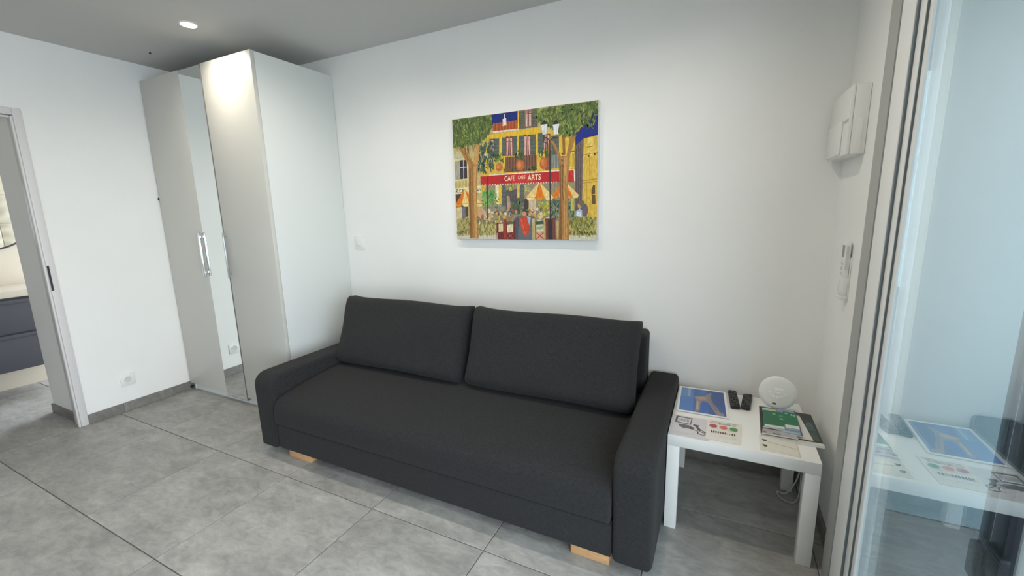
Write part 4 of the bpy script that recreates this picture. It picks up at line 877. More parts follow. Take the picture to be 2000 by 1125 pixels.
('p',(136,92,46),[(0.763,0.578),(0.773,0.577),(0.779,0.006),(0.759,0.005),(0.766,0.353)]),
('p',(200,154,92),[(0.794,0.619),(0.815,0.62),(0.807,0.375),(0.813,0.007),(0.793,0.006)]),
('l',(96,64,34),4,[(0.786,0.576),(0.782,0.376),(0.788,0.307)]),
('l',(136,92,46),3,[(0.8,0.487),(0.801,0.016)]),
('l',(80,56,32),4,[(0.777,0.656),(0.79,0.648)]),
('l',(80,56,32),4,[(0.777,0.651),(0.79,0.644)]),
('l',(80,56,32),4,[(0.777,0.634),(0.79,0.626)]),
('l',(80,56,32),4,[(0.777,0.608),(0.79,0.6)]),
('l',(80,56,32),4,[(0.777,0.566),(0.79,0.558)]),
('p',(86,104,50),[(0.001,0.999),(0.304,0.997),(0.31,0.906),(0.249,0.816),(0.206,0.787),(0.051,0.775),(0.0,0.77)]),
('f',[(84,104,44),(110,128,54),(66,86,44),(134,146,70),(96,120,60),(150,156,84),(74,98,58)],420,44,11,'d',[(0.003,0.996),(0.3,0.995),(0.316,0.905),(0.249,0.816),(0.205,0.782),(0.051,0.765),(0.0,0.765)]),
('p',(90,110,44),[(0.616,0.99),(0.999,0.997),(0.997,0.924),(0.955,0.919),(0.912,0.863),(0.858,0.787),(0.765,0.799),(0.668,0.89),(0.621,0.915)]),
('f',[(84,104,44),(110,128,54),(66,86,44),(134,146,70),(96,120,60),(150,156,84),(74,98,58)],520,46,12,'d',[(0.612,0.991),(0.999,0.998),(0.999,0.903),(0.965,0.901),(0.916,0.84),(0.858,0.783),(0.827,0.776),(0.765,0.797),(0.668,0.886),(0.616,0.911)]),
('f',[(84,104,44),(134,146,70),(40,80,84)],40,34,9,'d',[(0.912,0.867),(0.991,0.894),(0.991,0.823),(0.921,0.82)]),
('l',(50,50,50),8,[(0.702,0.758),(0.702,0.097)]),
('p',(46,44,46),[(0.692,0.157),(0.713,0.157),(0.717,0.006),(0.688,0.006)]),
('l',(60,50,44),5,[(0.658,0.777),(0.68,0.781),(0.702,0.753),(0.726,0.777),(0.747,0.771)]),
('l',(70,50,40),5,[(0.668,0.772),(0.662,0.748),(0.684,0.737)]),
('l',(46,60,50),6,[(0.259,0.515),(0.25,0.169)]),
('p',(240,240,236),[(0.645,0.878),(0.688,0.877),(0.678,0.803),(0.656,0.803)]),
('p',(36,40,36),[(0.643,0.876),(0.657,0.896),(0.668,0.909),(0.678,0.896),(0.69,0.877)]),
('l',(180,184,190),2.5,[(0.666,0.878),(0.667,0.804)]),
('l',(60,50,44),5,[(0.666,0.802),(0.666,0.776)]),
('p',(240,240,236),[(0.721,0.869),(0.763,0.869),(0.754,0.796),(0.733,0.796)]),
('p',(36,40,36),[(0.72,0.867),(0.733,0.887),(0.744,0.901),(0.754,0.887),(0.765,0.869)]),
('l',(180,184,190),2.5,[(0.743,0.869),(0.744,0.797)]),
('l',(60,50,44),5,[(0.743,0.795),(0.743,0.769)]),
('p',(104,96,104),[(0.945,0.228),(0.943,0.203),(0.935,0.185),(0.924,0.178),(0.912,0.185),(0.904,0.203),(0.9,0.228),(0.903,0.253),(0.911,0.271),(0.922,0.277),(0.934,0.271),(0.942,0.252)]),
('p',(180,190,206),[(0.866,0.219),(0.893,0.239),(0.908,0.226),(0.909,0.176),(0.87,0.183)]),
('p',(206,160,110),[(0.904,0.26),(0.902,0.248),(0.898,0.24),(0.893,0.237),(0.887,0.24),(0.883,0.249),(0.881,0.26),(0.882,0.271),(0.886,0.28),(0.892,0.282),(0.898,0.279),(0.902,0.271)]),
('p',(110,104,90),[(0.922,0.28),(0.92,0.268),(0.914,0.26),(0.906,0.257),(0.897,0.261),(0.891,0.269),(0.888,0.28),(0.89,0.292),(0.896,0.3),(0.905,0.302),(0.913,0.299),(0.92,0.291)]),
('p',(220,228,236),[(0.876,0.212),(0.898,0.217),(0.903,0.178),(0.88,0.183)]),
('l',(60,60,30),3,[(0.001,0.065),(0.0,0.047),(0.007,0.044),(0.016,0.066),(0.022,0.045),(0.041,0.071),(0.04,0.045),(0.056,0.074),(0.065,0.048),(0.082,0.054)]),
('l',(60,60,30),3,[(0.925,0.112),(0.919,0.088),(0.938,0.091)]),
('l',(60,60,30),3,[(0.945,0.112),(0.951,0.093),(0.959,0.116)]),
('l',(60,60,30),3,[(0.883,0.041),(0.895,0.07),(0.901,0.042),(0.91,0.065),(0.914,0.03),(0.923,0.061),(0.935,0.04),(0.942,0.063),(0.952,0.036),(0.965,0.068),(0.975,0.041)]),
]

# ------------------------------------------------------------------ the setting
H = 2.535; XR = 4.40; YB = -5.2; XB = -1.49
sbox('floor', 'grout', XB-.1, XR+.2, YB-.1, .1, -.12, -.004)
FL = bpy.data.objects['floor']
mesh_cache = {}
def tile_piece(x0, x1, y0, y1, parent, z0=-.02, z1=0, m='tile', name='tile'):
    key = (round(x1-x0, 3), round(y1-y0, 3), round(z1-z0, 3), m)
    if key not in mesh_cache:
        bm = bmesh.new(); box(bm, 0, x1-x0, 0, y1-y0, 0, z1-z0, .0012, 1); me = bpy.data.meshes.new(name); bm.to_mesh(me); bm.free(); me.materials.append(M[m]); mesh_cache[key] = me
    o = bpy.data.objects.new(name, mesh_cache[key]); COL.objects.link(o); o.location = (x0, y0, z0); o.parent = parent
    return o
PX, PY, G = .623, .618, .0022
for i in range(-3, 8):
    for j in range(-7, 1):
        x0 = -.0135+PX*i; y0 = -1.087+PY*(j+1); x1 = x0+PX; y1 = y0+PY
        x0c, x1c, y0c, y1c = max(x0+G, XB), min(x1-G, XR-.001), max(y0+G, YB), min(y1-G, -.001)
        if x1c-x0c > .01 and y1c-y0c > .01: tile_piece(x0c, x1c, y0c, y1c, FL)
sbox('wall_back', 'wall', -.07, XR+.2, 0, .12, -.02, H+.1)
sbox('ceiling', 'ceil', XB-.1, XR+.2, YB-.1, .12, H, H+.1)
sbox('wall_rear', 'wall', XB-.1, XR+.2, YB-.1, YB, -.02, H)
def walls(name, m, *boxes):
    bm = bmesh.new()
    for b in boxes: box(bm, *b)
    return struct(name, bm, m)
JY0, JY1, JT = -2.13, -1.30, 2.06
walls('wall_left', 'wall', (-.07, 0, JY1, 0, -.02, H), (-.07, 0, YB, JY0, -.02, H), (-.07, 0, JY0, JY1, JT, H))
OY0, OY1, OT = -4.25, -.68, 2.25
walls('wall_right', 'wall', (XR, 4.485, OY1, 0, -.02, H), (XR, 4.485, YB, OY0, -.02, H), (XR, 4.485, OY0, OY1, OT, H))
# bathroom shell: a thick tiled duct wall beyond the doorway, and the wall that carries the vanity
sbox('wall_duct', 'wall', -.5, -.0705, -1.275, -.001, 0, H-.001)
sbox('wall_bathroom', 'bathwall', XB-.1, XB, YB, .12, -.02, H)
DU = bpy.data.objects['wall_duct']
def wave_tile(y0, y1, z0, z1):
    bm = bmesh.new(); nz, ny = 18, 12; g = []
    for k in range(nz+1):
        row = []
        for j in range(ny+1):
            y = y0+(y1-y0)*j/ny; z = z0+(z1-z0)*k/nz
            e = min(1, min(j, ny-j)/1.0)*min(1, min(k, nz-k)/1.0)
            row.append(bm.verts.new((-.512-.006*e*(1+math.sin(z*62+2.2*math.sin(y*6)+1.3*math.sin(y*13+z*9))), y, z)))
        g.append(row)
    for k in range(nz):
        for j in range(ny): bm.faces.new((g[k][j], g[k][j+1], g[k+1][j+1], g[k+1][j]))
    b = [[bm.verts.new((-.501, y, z)) for y, z in ((y0, z0), (y1, z0), (y1, z1), (y0, z1))]][0]
    bm.faces.new(b)
    ring = [g[0], [r[-1] for r in g], g[-1][::-1], [r[0] for r in g][::-1]]
    for i, e in enumerate(ring):
        bm.faces.new(list(e)+[b[(i+1) % 4], b[i]])
    bmesh.ops.recalc_face_normals(bm, faces=bm.faces)
    return obj('tile', bm, 'wave', DU, 60)
for a in range(3):
    for c in range(7):
        wave_tile(-1.272+.42*a+.002, -1.272+.42*(a+1)-.002, .03+.275*c+.0015, .03+.275*(c+1)-.0015)
# skirting tiles
def skirting(name, pieces):
    o = None
    for i, p in enumerate(pieces):
        bm = bmesh.new(); box(bm, *p, .0015, 1)
        if o is None: o = struct(name, bm, 'skirt')
        else: obj('tile', bm, 'skirt', o)
BH = .069
skirting('baseboard_left', [(0, .011, -1.261, -1.062, .0005, BH), (0, .011, -1.058, -.4415, .0005, BH), (0, .011, -.4375, -.012, .0005, BH), (0, .011, YB+.01, JY0-.05, .0005, BH)])
skirting('baseboard_back', [(max(.013, -.0135+PX*i+.002), min(-.0135+PX*(i+1)-.002, XR-.012), -.011, 0, .0005, BH) for i in range(0, 8)])
skirting('baseboard_right', [(XR-.011, XR, -.469, -.012, .0005, BH), (XR-.011, XR, -.674, -.473, .0005, BH)])
skirting('baseboard_duct', [(-.511, -.0705, -1.286, -1.2755, .0005, BH)])
# door frame to the bathroom
bm = bmesh.new(); box(bm, -.084, .014, -1.302, -1.261, .0005, 2.098, .004); D1 = struct('door_1', bm, 'frame')
bm = bmesh.new(); box(bm, -.084, .014, JY0-.04, JY0+.002, .0005, 2.098, .004); obj('jamb', bm, 'frame', D1)
bm = bmesh.new(); box(bm, -.084, .014, JY0+.002, -1.302, 2.056, 2.098, .004); obj('head_jamb', bm, 'frame', D1)
bm = bmesh.new(); box(bm, -.010, .017, -1.316, -1.302, .0005, 2.050, .006, 3); obj('stop_bead', bm, 'frame', D1)
bm = bmesh.new(); box(bm, -.010, .017, JY0+.016, -1.316, 2.036, 2.050, .006, 3); obj('stop_bead', bm, 'frame', D1)
note(bx('strike_plate', 'dark', D1, .0135, .0150, -1.300, -1.289, .965, 1.13), 'dark metal strike plate')

# sliding glass door in the right wall
bm = bmesh.new(); box(bm, 4.345, 4.475, -.76, -.673, .0005, 2.26, .004); W1 = struct('window_1', bm, 'jamb')  # this jamb's shade is put into its colour, darker than the white frame
def wpart(name, m, *a, bev=.003): return bx(name, m, W1, *a, bev=bev)
wpart('frame_head', 'pvc', 4.345, 4.475, OY0+.002, -.762, 2.18, 2.26)
wpart('frame_jamb', 'pvc', 4.345, 4.475, OY0-.02, OY0+.06, .0005, 2.178)
wpart('track', 'pvc', 4.350, 4.475, OY0+.062, -.762, .0005, .035)
wpart('gasket', 'gasket', 4.352, 4.38, -.801, -.7605, .04, 2.178, bev=0)
wpart('sash_stile', 'pvc', 4.338, 4.392, -.906, -.803, .04, 2.176)
wpart('gasket', 'gasket', 4.3405, 4.388, -.918, -.9062, .10, 2.12, bev=0)
wpart('glazing_bead', 'pvc', 4.3442, 4.386, -.958, -.9184, .10, 2.12)
wpart('gasket', 'gasket', 4.3455, 4.384, -.962, -.9585, .11, 2.11, bev=0)
wpart('glazing_bead', 'pvc', 4.3492, 4.382, -.987, -.9625, .11, 2.11)
wpart('sash_rail', 'pvc', 4.338, 4.392, -1.70, -.908, .04, .098)
wpart('sash_rail', 'pvc', 4.338, 4.392, -1.70, -.908, 2.122, 2.176)
wpart('sash_stile', 'pvc', 4.338, 4.392, -1.80, -1.702, .04, 2.176)
wpart('glass_pane', 'glass', 4.355, 4.361, -1.7015, -.988, .11, 2.11, bev=0)
# outside: terrace slab and shutter bolt, plus a slab and end wall added to shape daylight
walls('trim_1', 'terrace', (4.605, 9, -9, 3, -.3, -.06))
walls('added_sky_shade', 'slate', (4.487, 5.5, -4.6, 1.7, 2.5, 2.66))  # unseen overhead slab, added to cut the sky light
walls('added_end_wall', 'added_wall', (4.602, 5.6, .001, .12, -.055, 2.499))  # made-up end wall, toned to set the brightness behind the pane
BO = thing('shutter_bolt', 'dark metal shutter bolt with latch standing outside behind the sliding glass door', 'bolt', (4.5, -1.25, 0))
bx('rod', 'dark', BO, 4.495, 4.507, -1.226, -1.206, -.059, 2.499, bev=.002)
bx('bar', 'dark', BO, 4.49, 4.515, -1.305, -1.258, -.059, 2.499, bev=.003)
bx('latch', 'dark', BO, 4.482, 4.50, -1.315, -1.25, .62, .685, bev=.004)
bx('latch_handle', 'dark', BO, 4.476, 4.5, -1.262, -1.216, .575, .66, bev=.005)

# ------------------------------------------------------------------ ceiling downlights
def downlight(x, y, label, power=LAMP):
    t = thing('downlight', label, 'downlight', (x, y, H), 'recessed ceiling downlights')
    bm = bmesh.new(); torus(bm, (x, y, H-.002), .043, .006, 'Z', 36, 8); obj('bezel', bm, 'plastic', t)
    bm = bmesh.new(); cyl(bm, (x, y, H-.004), .039, .006); obj('lens', bm, 'lamp', t)
    l = bpy.data.lights.new('downlight_beam', 'SPOT'); l.energy = power; l.color = (1, .915, .78); l.spot_size = math.radians(160); l.spot_blend = .9; l.shadow_soft_size = .035
    o = bpy.data.objects.new('downlight_beam', l); COL.objects.link(o); o.location = (0, 0, -.02); o.parent = t
for i, x in enumerate((1.046, 1.914, 2.782, 3.65)):
    downlight(x, -.796, 'lit round recessed downlight in the ceiling ' + ('in front of the wardrobe', 'above the left cushion of the sofa', 'above the right cushion of the sofa', 'above the white side table')[i])
for i, x in enumerate((1.046, 2.35, 3.65)):  # second row is unseen, added to spread light across the back wall
    downlight(x, -1.95, 'unseen added downlight of the second row ' + ('nearest the bathroom door', 'in the middle of the room', 'nearest the sliding door')[i], LAMP2)
bm = bmesh.new(); cyl(bm, (.339, -.672, H-.004), .006, .008, seg=10); tag(obj('screw', bm, 'dark'), 'tiny dark screw head in the ceiling near the wardrobe', 'screw')

# ------------------------------------------------------------------ wardrobe
WD = thing('wardrobe', 'tall off white three door wardrobe with a narrow mirror door in the corner', 'wardrobe', (.65, -.3, 0))
X0, X1, X2, X3, WY, WH = .022, .519, .780, 1.301, -.614, 2.411
bx('side_panel', 'side', WD, 1.283, X3, -.588, -.004, .0005, WH-.002, bev=.0015)
bx('side_panel', 'side', WD, X0, X0+.018, -.588, -.004, .0005, WH-.002, bev=.0015)
bx('top_panel', 'side', WD, X0+.0185, 1.2825, -.588, -.004, WH-.02, WH-.002)
bx('back_panel', 'side', WD, X0+.0185, 1.2825, -.012, -.004, .06, WH-.021)
bx('bottom_panel', 'side', WD, X0+.0185, 1.2825, -.588, -.0125, .06, .078)
bx('plinth', 'side', WD, X0+.0185, .996, -.582, -.566, .0005, .0595)
bx('plinth', 'side', WD, 1.0, 1.2825, -.582, -.566, .0005, .0595)
def handle(d, x, z0, z1):
    bm = bmesh.new(); box(bm, x-.007, x+.007, WY-.026, WY-.012, z0, z1, .003)
    for z in (z0+.03, z1-.03): box(bm, x-.005, x+.005, WY-.013, WY-.0005, z-.006, z+.006)
    note(obj('handle', bm, 'alu', d), 'brushed metal bar handle')
d = bx('door', 'foil', WD, X0-.004, X1-.002, WY, -.5905, .062, WH, bev=.0015); handle(d, .503, .985, 1.307)
d = note(bx('door', 'edge', WD, X1+.001, X2-.004, WY+.003, -.5905, .036, WH, bev=.001), 'narrow mirror door')
bx('mirror', 'mirror', d, X1+.004, X2-.009, WY, WY+.0035, .041, WH-.004)
d = bx('door', 'foil', WD, X2+.003, X3, WY, -.5905, .062, WH, bev=.0015); handle(d, .803, .985, 1.307)
for z in (.012, 1.55):
    bm = bmesh.new(); cyl(bm, (.008, -.604, z+.012), .0125, .016, 'X', 16, bev=.003); note(obj('bumper', bm, 'rubber', WD), 'small black rubber bumper')

# ------------------------------------------------------------------ sofa
SO = thing('sofa', 'charcoal fabric three seat sofa bed on short beech feet along the white wall', 'sofa', (2.62, -.5, 0))
arm = [(-.03, .05), (-.968, .05), (-.972, .36)]+arc(-.897, .424, .075, 180, 90, 9)+[(-.6, .500), (-.3, .500), (-.03, .499)]
for a, b in ((1.472, 1.632), (3.612, 3.768)):
    bm = bmesh.new(); extrude(bm, arm, a, b, 'X', .024, 5); obj('armrest', bm, 'fabric', SO, 50)
seat = [(-.20, .21), (-.972, .21), (-.980, .235), (-.978, .29)]+[(-.974, .318), (-.966, .338), (-.950, .354), (-.925, .366), (-.88, .376), (-.80, .388), (-.65, .406), (-.45, .420), (-.20, .424)]
bm = bmesh.new(); extrude(bm, seat, 1.637, 3.607, 'X', .012, 3); obj('seat', bm, 'fabric', SO, 50)
base = [(-.08, .05), (-.955, .05), (-.962, .06), (-.964, .20), (-.955, .207), (-.08, .207)]
bm = bmesh.new(); extrude(bm, base, 1.634, 3.610, 'X', .006, 2); obj('base', bm, 'fabric', SO, 40)
back = [(-.02, .215), (-.195, .215), (-.19, .5), (-.165, .70)]+arc(-.135, .715, .03, 180, 90, 5)+[(-.05, .747), (-.025, .73)]
bm = bmesh.new(); extrude(bm, back, 1.640, 3.604, 'X', .02, 4); obj('backrest', bm, 'fabric', SO, 50)
for a, b in ((1.690, 1.872), (3.440, 3.600)):
    for y0, y1 in ((-.945, -.89), (-.16, -.10)):
        note(bx('foot', 'wood', SO, a, b, y0, y1, .0005, .0495, bev=.002), 'light beech block foot')
def back_cushion(x0, x1, label, seed, zt=.0):
    t = thing('back_cushion', label, 'cushion', ((x0+x1)/2, -.38, .42), 'loose back cushions of the sofa')
    bm = bmesh.new(); cushion(bm, x1-x0, .475, .20, seed=seed)
    for v in bm.verts: v.co = Matrix.Rotation(math.radians(-21), 3, 'X') @ v.co + Vector(((x0+x1)/2, -.352, .634+zt))
    obj('cover', bm, 'fabric', t, 75)
back_cushion(1.610, 2.618, 'charcoal back cushion at the left end of the sofa nearest the wardrobe', 1)
back_cushion(2.630, 3.603, 'charcoal back cushion at the right end of the sofa nearest the side table', 2)

# ------------------------------------------------------------------ painting
PA = thing('painting', 'colourful unframed canvas of a cafe terrace with red awning and trees on the white wall', 'painting', (2.823, -.018, 1.612))
PX0, PX1, PZ0, PZ1 = 2.351, 3.295, 1.2335, 1.990
bx('stretched_canvas', 'canvas', PA, PX0, PX1, -.035, -.002, PZ0, PZ1, bev=.002)
pr = Print(lambda u, v, n: (PX0+.0015+u*(PX1-PX0-.003), -.0352-n*2.5e-6, PZ0+.0015+v*(PZ1-PZ0-.003)), PX1-PX0, PZ1-PZ0)
K = .944/985
for s in PAINT:
    if s[0] == 'p': pr.poly(s[1], *s[2])
    elif s[0] == 'l': pr.line(s[1], s[2]*K, *s[3])
    elif s[0] == 'f': pr.leaves(s[1], s[2], s[3]*K, s[4]*K, s[5], s[6])
    elif s[0] == 't': pr.text(s[1], s[2], *s[3])
pr.build('painted_picture', 'paint', PA, .88)

# ------------------------------------------------------------------ fittings on the walls
def plate(name, label, cat, c, axis, s=.088):
    t = thing(name, label, cat, c)
    x, y, z = c; h = s/2
    if axis == 'Y':
        bx('plate', 'plastic', t, x-h, x+h, y-.010, y-.0005, z-h, z+h, bev=.003); return t
    bx('plate', 'plastic', t, x+.0005, x+.010, y-h, y+h, z-h, z+h, bev=.003); return t
t = plate('light_switch', 'square white wall switch beside the wardrobe above the sofa', 'switch', (1.437, 0, 1.195), 'Y', .094)
bx('rocker', 'plastic', t, 1.413, 1.461, -.016, -.0102, 1.171, 1.219, bev=.005)
bm = bmesh.new(); cyl(bm, (1.440, -.017, 1.188), .008, .004, 'Y', 16); obj('button', bm, 'plastic', t)
t = plate('wall_socket', 'square white power socket low on the left wall by the bathroom door', 'socket', (0, -1.006, .237), 'X')
bm = bmesh.new(); torus(bm, (.010, -1.006, .237), .024, .004, 'X', 28, 6); obj('socket_ring', bm, 'plastic', t)
bm = bmesh.new(); cyl(bm, (.0105, -1.006, .237), .020, .002, 'X', 20); obj('socket_well', bm, 'greyplastic', t)
# small breaker box with a stepped cover
t = thing('breaker_box', 'white boxy electrical unit high on the right wall near the corner', 'electrical box', (XR, -.18, 1.72))
bx('body', 'plastic', t, 4.352, XR-.0005, -.335, -.022, 1.597, 1.850, bev=.004)
bx('cover', 'plastic', t, 4.340, 4.3518, -.335, -.022, 1.597, 1.850, bev=.003)
bx('flap', 'plastic', t, 4.333, 4.3398, -.250, -.030, 1.605, 1.735, bev=.003)
bx('catch', 'greyplastic', t, 4.336, 4.3398, -.330, -.262, 1.722, 1.730, bev=.001)
bx('side_clip', 'plastic', t, 4.362, 4.384, -.3385, -.3352, 1.600, 1.728, bev=.001)
# air conditioning remote in its holder
RY0, RY1 = -.342, -.296
t = thing('remote_holder', 'white plastic wall holder under the electrical box holding an air conditioner remote', 'holder', (XR, -.32, 1.03))
bx('holder_back', 'plastic', t, 4.395, XR-.0005, RY0-.004, RY1+.004, 1.03, 1.20, bev=.001)
bx('pocket', 'plastic', t, 4.3715, 4.3945, RY0-.004, RY1+.004, 1.03, 1.045, bev=.002)
bx('pocket_side', 'plastic', t, 4.374, 4.3945, RY1+.0005, RY1+.004, 1.0455, 1.12, bev=.001)
bx('pocket_side', 'plastic', t, 4.374, 4.3945, RY0-.004, RY0-.0005, 1.0455, 1.12, bev=.001)
t = thing('remote_control', 'white air conditioner remote with small grey screen in its wall holder', 'remote control', (4.385, -.32, 1.06))
bx('body', 'plastic', t, 4.375, 4.394, RY0, RY1, 1.0465, 1.262, bev=.004)
bx('screen', 'screen', t, 4.374, 4.3749, RY0+.008, RY1-.006, 1.200, 1.248)
for i in range(3):
    for j in range(2): bx('button', 'greyplastic', t, 4.3738, 4.3749, RY0+.009+.017*j, RY0+.021+.017*j, 1.128+.02*i, 1.139+.02*i)
bx('side_grip', 'greyplastic', t, 4.379, 4.389, RY0-.0012, RY0-.0001, 1.15, 1.245)

# ------------------------------------------------------------------ side table
TX, TY = 3.772, -.627
TB = thing('side_table', 'low square white side table between the sofa and the sliding door', 'table', (TX+.275, TY+.275, 0))
bx('tabletop', 'white', TB, TX, TX+.55, TY, TY+.55, .4, .45, bev=.002)
for x in (TX, TX+.5):
    for y in (TY, TY+.5): bx('leg', 'white', TB, x, x+.05, y, y+.05, .0005, .3998, bev=.0015)
Z = .4505
def sheet(name, label, cat, q, z, th, m='paper'):
    cx = sum(p[0] for p in q)/4; cy = sum(p[1] for p in q)/4
    t = thing(name, label, cat, (cx, cy, z)); bm = bmesh.new(); quadplate(bm, q, z, z+th); obj('sheet', bm, m, t)
    tl, tr, br, bl = q
    w = (Vector(tr)-Vector(tl)).length; h = (Vector(tl)-Vector(bl)).length
    def at(u, v, n):
        x = (1-u)*v*tl[0]+u*v*tr[0]+u*(1-v)*br[0]+(1-u)*(1-v)*bl[0]; y = (1-u)*v*tl[1]+u*v*tr[1]+u*(1-v)*br[1]+(1-u)*(1-v)*bl[1]
        return (x, y, z+th+.00025+n*.000012)
    return t, Print(at, w, h)
def letters(p, c, u0, u1, v0, v1, n, rnd):
    """a line of print too small to read: uneven upright strokes"""
    for i in range(n):
        if rnd.random() < .12: continue
        u = u0+(u1-u0)*i/n; w = (u1-u0)/n
        if rnd.random() < .6: p.rect(c, u, v0, u+w*.3, v1)
        if rnd.random() < .6: p.rect(c, u+w*.1, v1-(v1-v0)*.28, u+w*.72, v1)
        if rnd.random() < .5: p.rect(c, u+w*.1, v0, u+w*.7, v0+(v1-v0)*.26)
        if rnd.random() < .4: p.rect(c, u+w*.5, v0, u+w*.75, v1)
rnd = random.Random(5)
# printed sheet with a tablet and its cable, lowest on the table
t, p = sheet('instruction_sheet', 'white sheet printed with a grey gadget and its cable at the table front', 'paper', [(3.782, -.430), (3.935, -.430), (3.932, -.625), (3.778, -.625)], Z, .0008)
p.rect((214, 210, 214), .0, .0, 1, 1)
gq = lambda x, y: (x, y)
p.poly((92, 92, 94), (.06, .62), (.50, .60), (.52, .94), (.06, .96)); p.poly((222, 222, 222), (.12, .66), (.47, .645), (.485, .89), (.12, .905))
for i in range(9): p.line((96, 96, 98), .0022, (.15+i*.034, .70), (.15+i*.034, .86))
p.line((130, 130, 132), .002, (.14, .78), (.46, .77))
p.poly((104, 104, 104), (.16, .55), (.30, .58), (.52, .55), (.60, .47), (.48, .42), (.32, .38), (.20, .46)); p.poly((70, 70, 70), (.50, .47), (.62, .50), (.60, .42), (.46, .42))
p.poly((84, 84, 86), (.56, .66), (.74, .64), (.70, .56), (.80, .44), (.94, .36), (.96, .30), (.82, .32), (.70, .40), (.64, .54), (.56, .60))
p.poly((206, 204, 206), (.76, .38), (.88, .34), (.86, .37), (.78, .42))
p.line((60, 60, 60), .005, (.44, .42), (.56, .40), (.70, .36), (.72, .24), (.86, .22), (.95, .30))
p.line((170, 168, 172), .0015, (.08, .20), (.6, .17)); p.line((170, 168, 172), .0015, (.08, .14), (.5, .11))
p.build('print', 'print', t)
# card with coloured ovals and a row of little figures
t, p = sheet('sorting_card', 'white laminated card with red, coral and green ovals at the table front', 'card', [(3.921, -.424), (4.060, -.420), (4.051, -.606), (3.919, -.606)], Z+.0013, .0008)
p.rect((232, 229, 220), 0, 0, 1, 1)
letters(p, (150, 96, 92), .10, .46, .90, .95, 16, rnd); letters(p, (96, 120, 92), .46, .90, .90, .95, 19, rnd); letters(p, (140, 86, 88), .09, .46, .81, .87, 16, rnd); letters(p, (96, 110, 92), .46, .84, .81, .87, 16, rnd)
p.ell((190, 78, 92), .20, .685, .118, .085); p.ell((222, 116, 100), .49, .675, .118, .085); p.ell((88, 148, 82), .79, .665, .118, .085)
letters(p, (196, 180, 176), .12, .9, .54, .565, 30, rnd)
for i in range(11):
    c = (98, 30, 48) if i < 7 else ((190, 130, 130) if i < 9 else (64, 80, 58)); u = .16+.066*i; k = .7 if i in (7, 8) else 1
    p.ell(c, u, .395, .021*k, .042*k, 10); p.poly(c, (u-.021*k, .40), (u+.021*k, .40), (u, .315))
letters(p, (190, 176, 172), .14, .88, .18, .20, 30, rnd)
p.build('print', 'print', t)
# laminated photograph
t, p = sheet('photo_print', 'laminated photograph of blue sky and a pale stone arch at the back of the table', 'photo', [(3.776, -.085), (3.999, -.080), (4.013, -.386), (3.785, -.389)], Z+.0028, .0018)
p.rect((236, 236, 238), 0, 0, 1, 1); p.rect((70, 110, 176), .05, .04, .95, .955)
p.rect((84, 128, 196), .05, .04, .32, .955); p.poly((104, 140, 190), (.05, .55), (.3, .6), (.25, .955), (.05, .955)); p.rect((150, 170, 196), .20, .60, .25, .955)
p.rect((64, 96, 156), .62, .04, .95, .955); p.poly((58, 88, 146), (.72, .4), (.95, .3), (.95, .955), (.7, .955))
p.poly((150, 136, 136), (.33, .62), (.44, .66), (.56, .72), (.66, .86), (.70, .86), (.66, .68), (.71, .48), (.80, .28), (.86, .10), (.76, .06), (.68, .30), (.60, .50), (.52, .46), (.46, .30), (.45, .08), (.36, .06), (.37, .30), (.38, .50))
p.poly((176, 160, 146), (.36, .60), (.52, .66), (.60, .64), (.56, .56), (.44, .54)); p.poly((128, 120, 130), (.62, .60), (.66, .60), (.80, .20), (.76, .16)); p.poly((190, 176, 160), (.38, .14), (.43, .14), (.42, .46), (.39, .46))
p.ell((58, 104, 190), .535, .30, .075, .19); p.poly((84, 118, 176), (.40, .80), (.52, .74), (.60, .86), (.5, .92)); p.poly((150, 140, 140), (.76, .2), (.90, .14), (.92, .05), (.78, .05))
p.build('print', 'print', t)
# two black remotes
def remote(name, label, q, z, h, seed, n):
    cx = sum(v[0] for v in q)/4; cy = sum(v[1] for v in q)/4; t = thing(name, label, 'remote control', (cx, cy, z))
    bm = bmesh.new(); quadplate(bm, q, z, z+h); bmesh.ops.bevel(bm, geom=list(bm.edges), offset=.004, segments=3, affect='EDGES'); obj('body', bm, 'black', t)
    tl, tr, br, bl = [Vector((*v, 0)) for v in q]
    bm2 = None
    for j in range(n):
        for i in range(3):
            u, v = .22+.28*i, .10+.8*j/(n-1); c = (1-u)*v*tl+u*v*tr+u*(1-v)*br+(1-u)*(1-v)*bl
            bm = bmesh.new(); box(bm, c.x-.0042, c.x+.0042, c.y-.0035, c.y+.0035, z+h+.0001, z+h+.0016, .001, 1); obj('button', bm, M['rubber'] if (i+j) % 3 else M['ink'], t)
remote('remote_control', 'long flat black remote beside the laminated photograph', [(4.008, -.066), (4.048, -.064), (4.061, -.262), (4.019, -.266)], Z, .016, 1, 9)
remote('remote_control', 'shorter chunky black remote nearest the round white device', [(4.078, -.096), (4.121, -.092), (4.101, -.258), (4.062, -.254)], Z, .020, 2, 7)
# sheet with two dark icons
t, p = sheet('label_sheet', 'clear sleeved white sheet with two dark icons at the front right table corner', 'paper', [(4.124, -.474), (4.258, -.474), (4.257, -.610), (4.119, -.607)], Z, .0012)
p.rect((226, 222, 210), 0, 0, 1, 1); p.rect((176, 172, 162), .02, .94, .98, .99)
for c, v in (((60, 60, 50), .64), ((44, 42, 36), .30)):
    p.poly(c, (.06, v+.06), (.20, v+.05), (.19, v-.06), (.11, v-.07)); p.poly((90, 88, 76), (.09, v+.03), (.18, v+.02), (.17, v-.01), (.10, v))
p.line((170, 168, 150), .004, (.22, .56), (.80, .46), (.92, .40)); p.line((206, 202, 190), .002, (.05, .16), (.95, .04)); p.line((196, 192, 180), .003, (.97, .98), (.985, .02))
p.build('print', 'print', t)
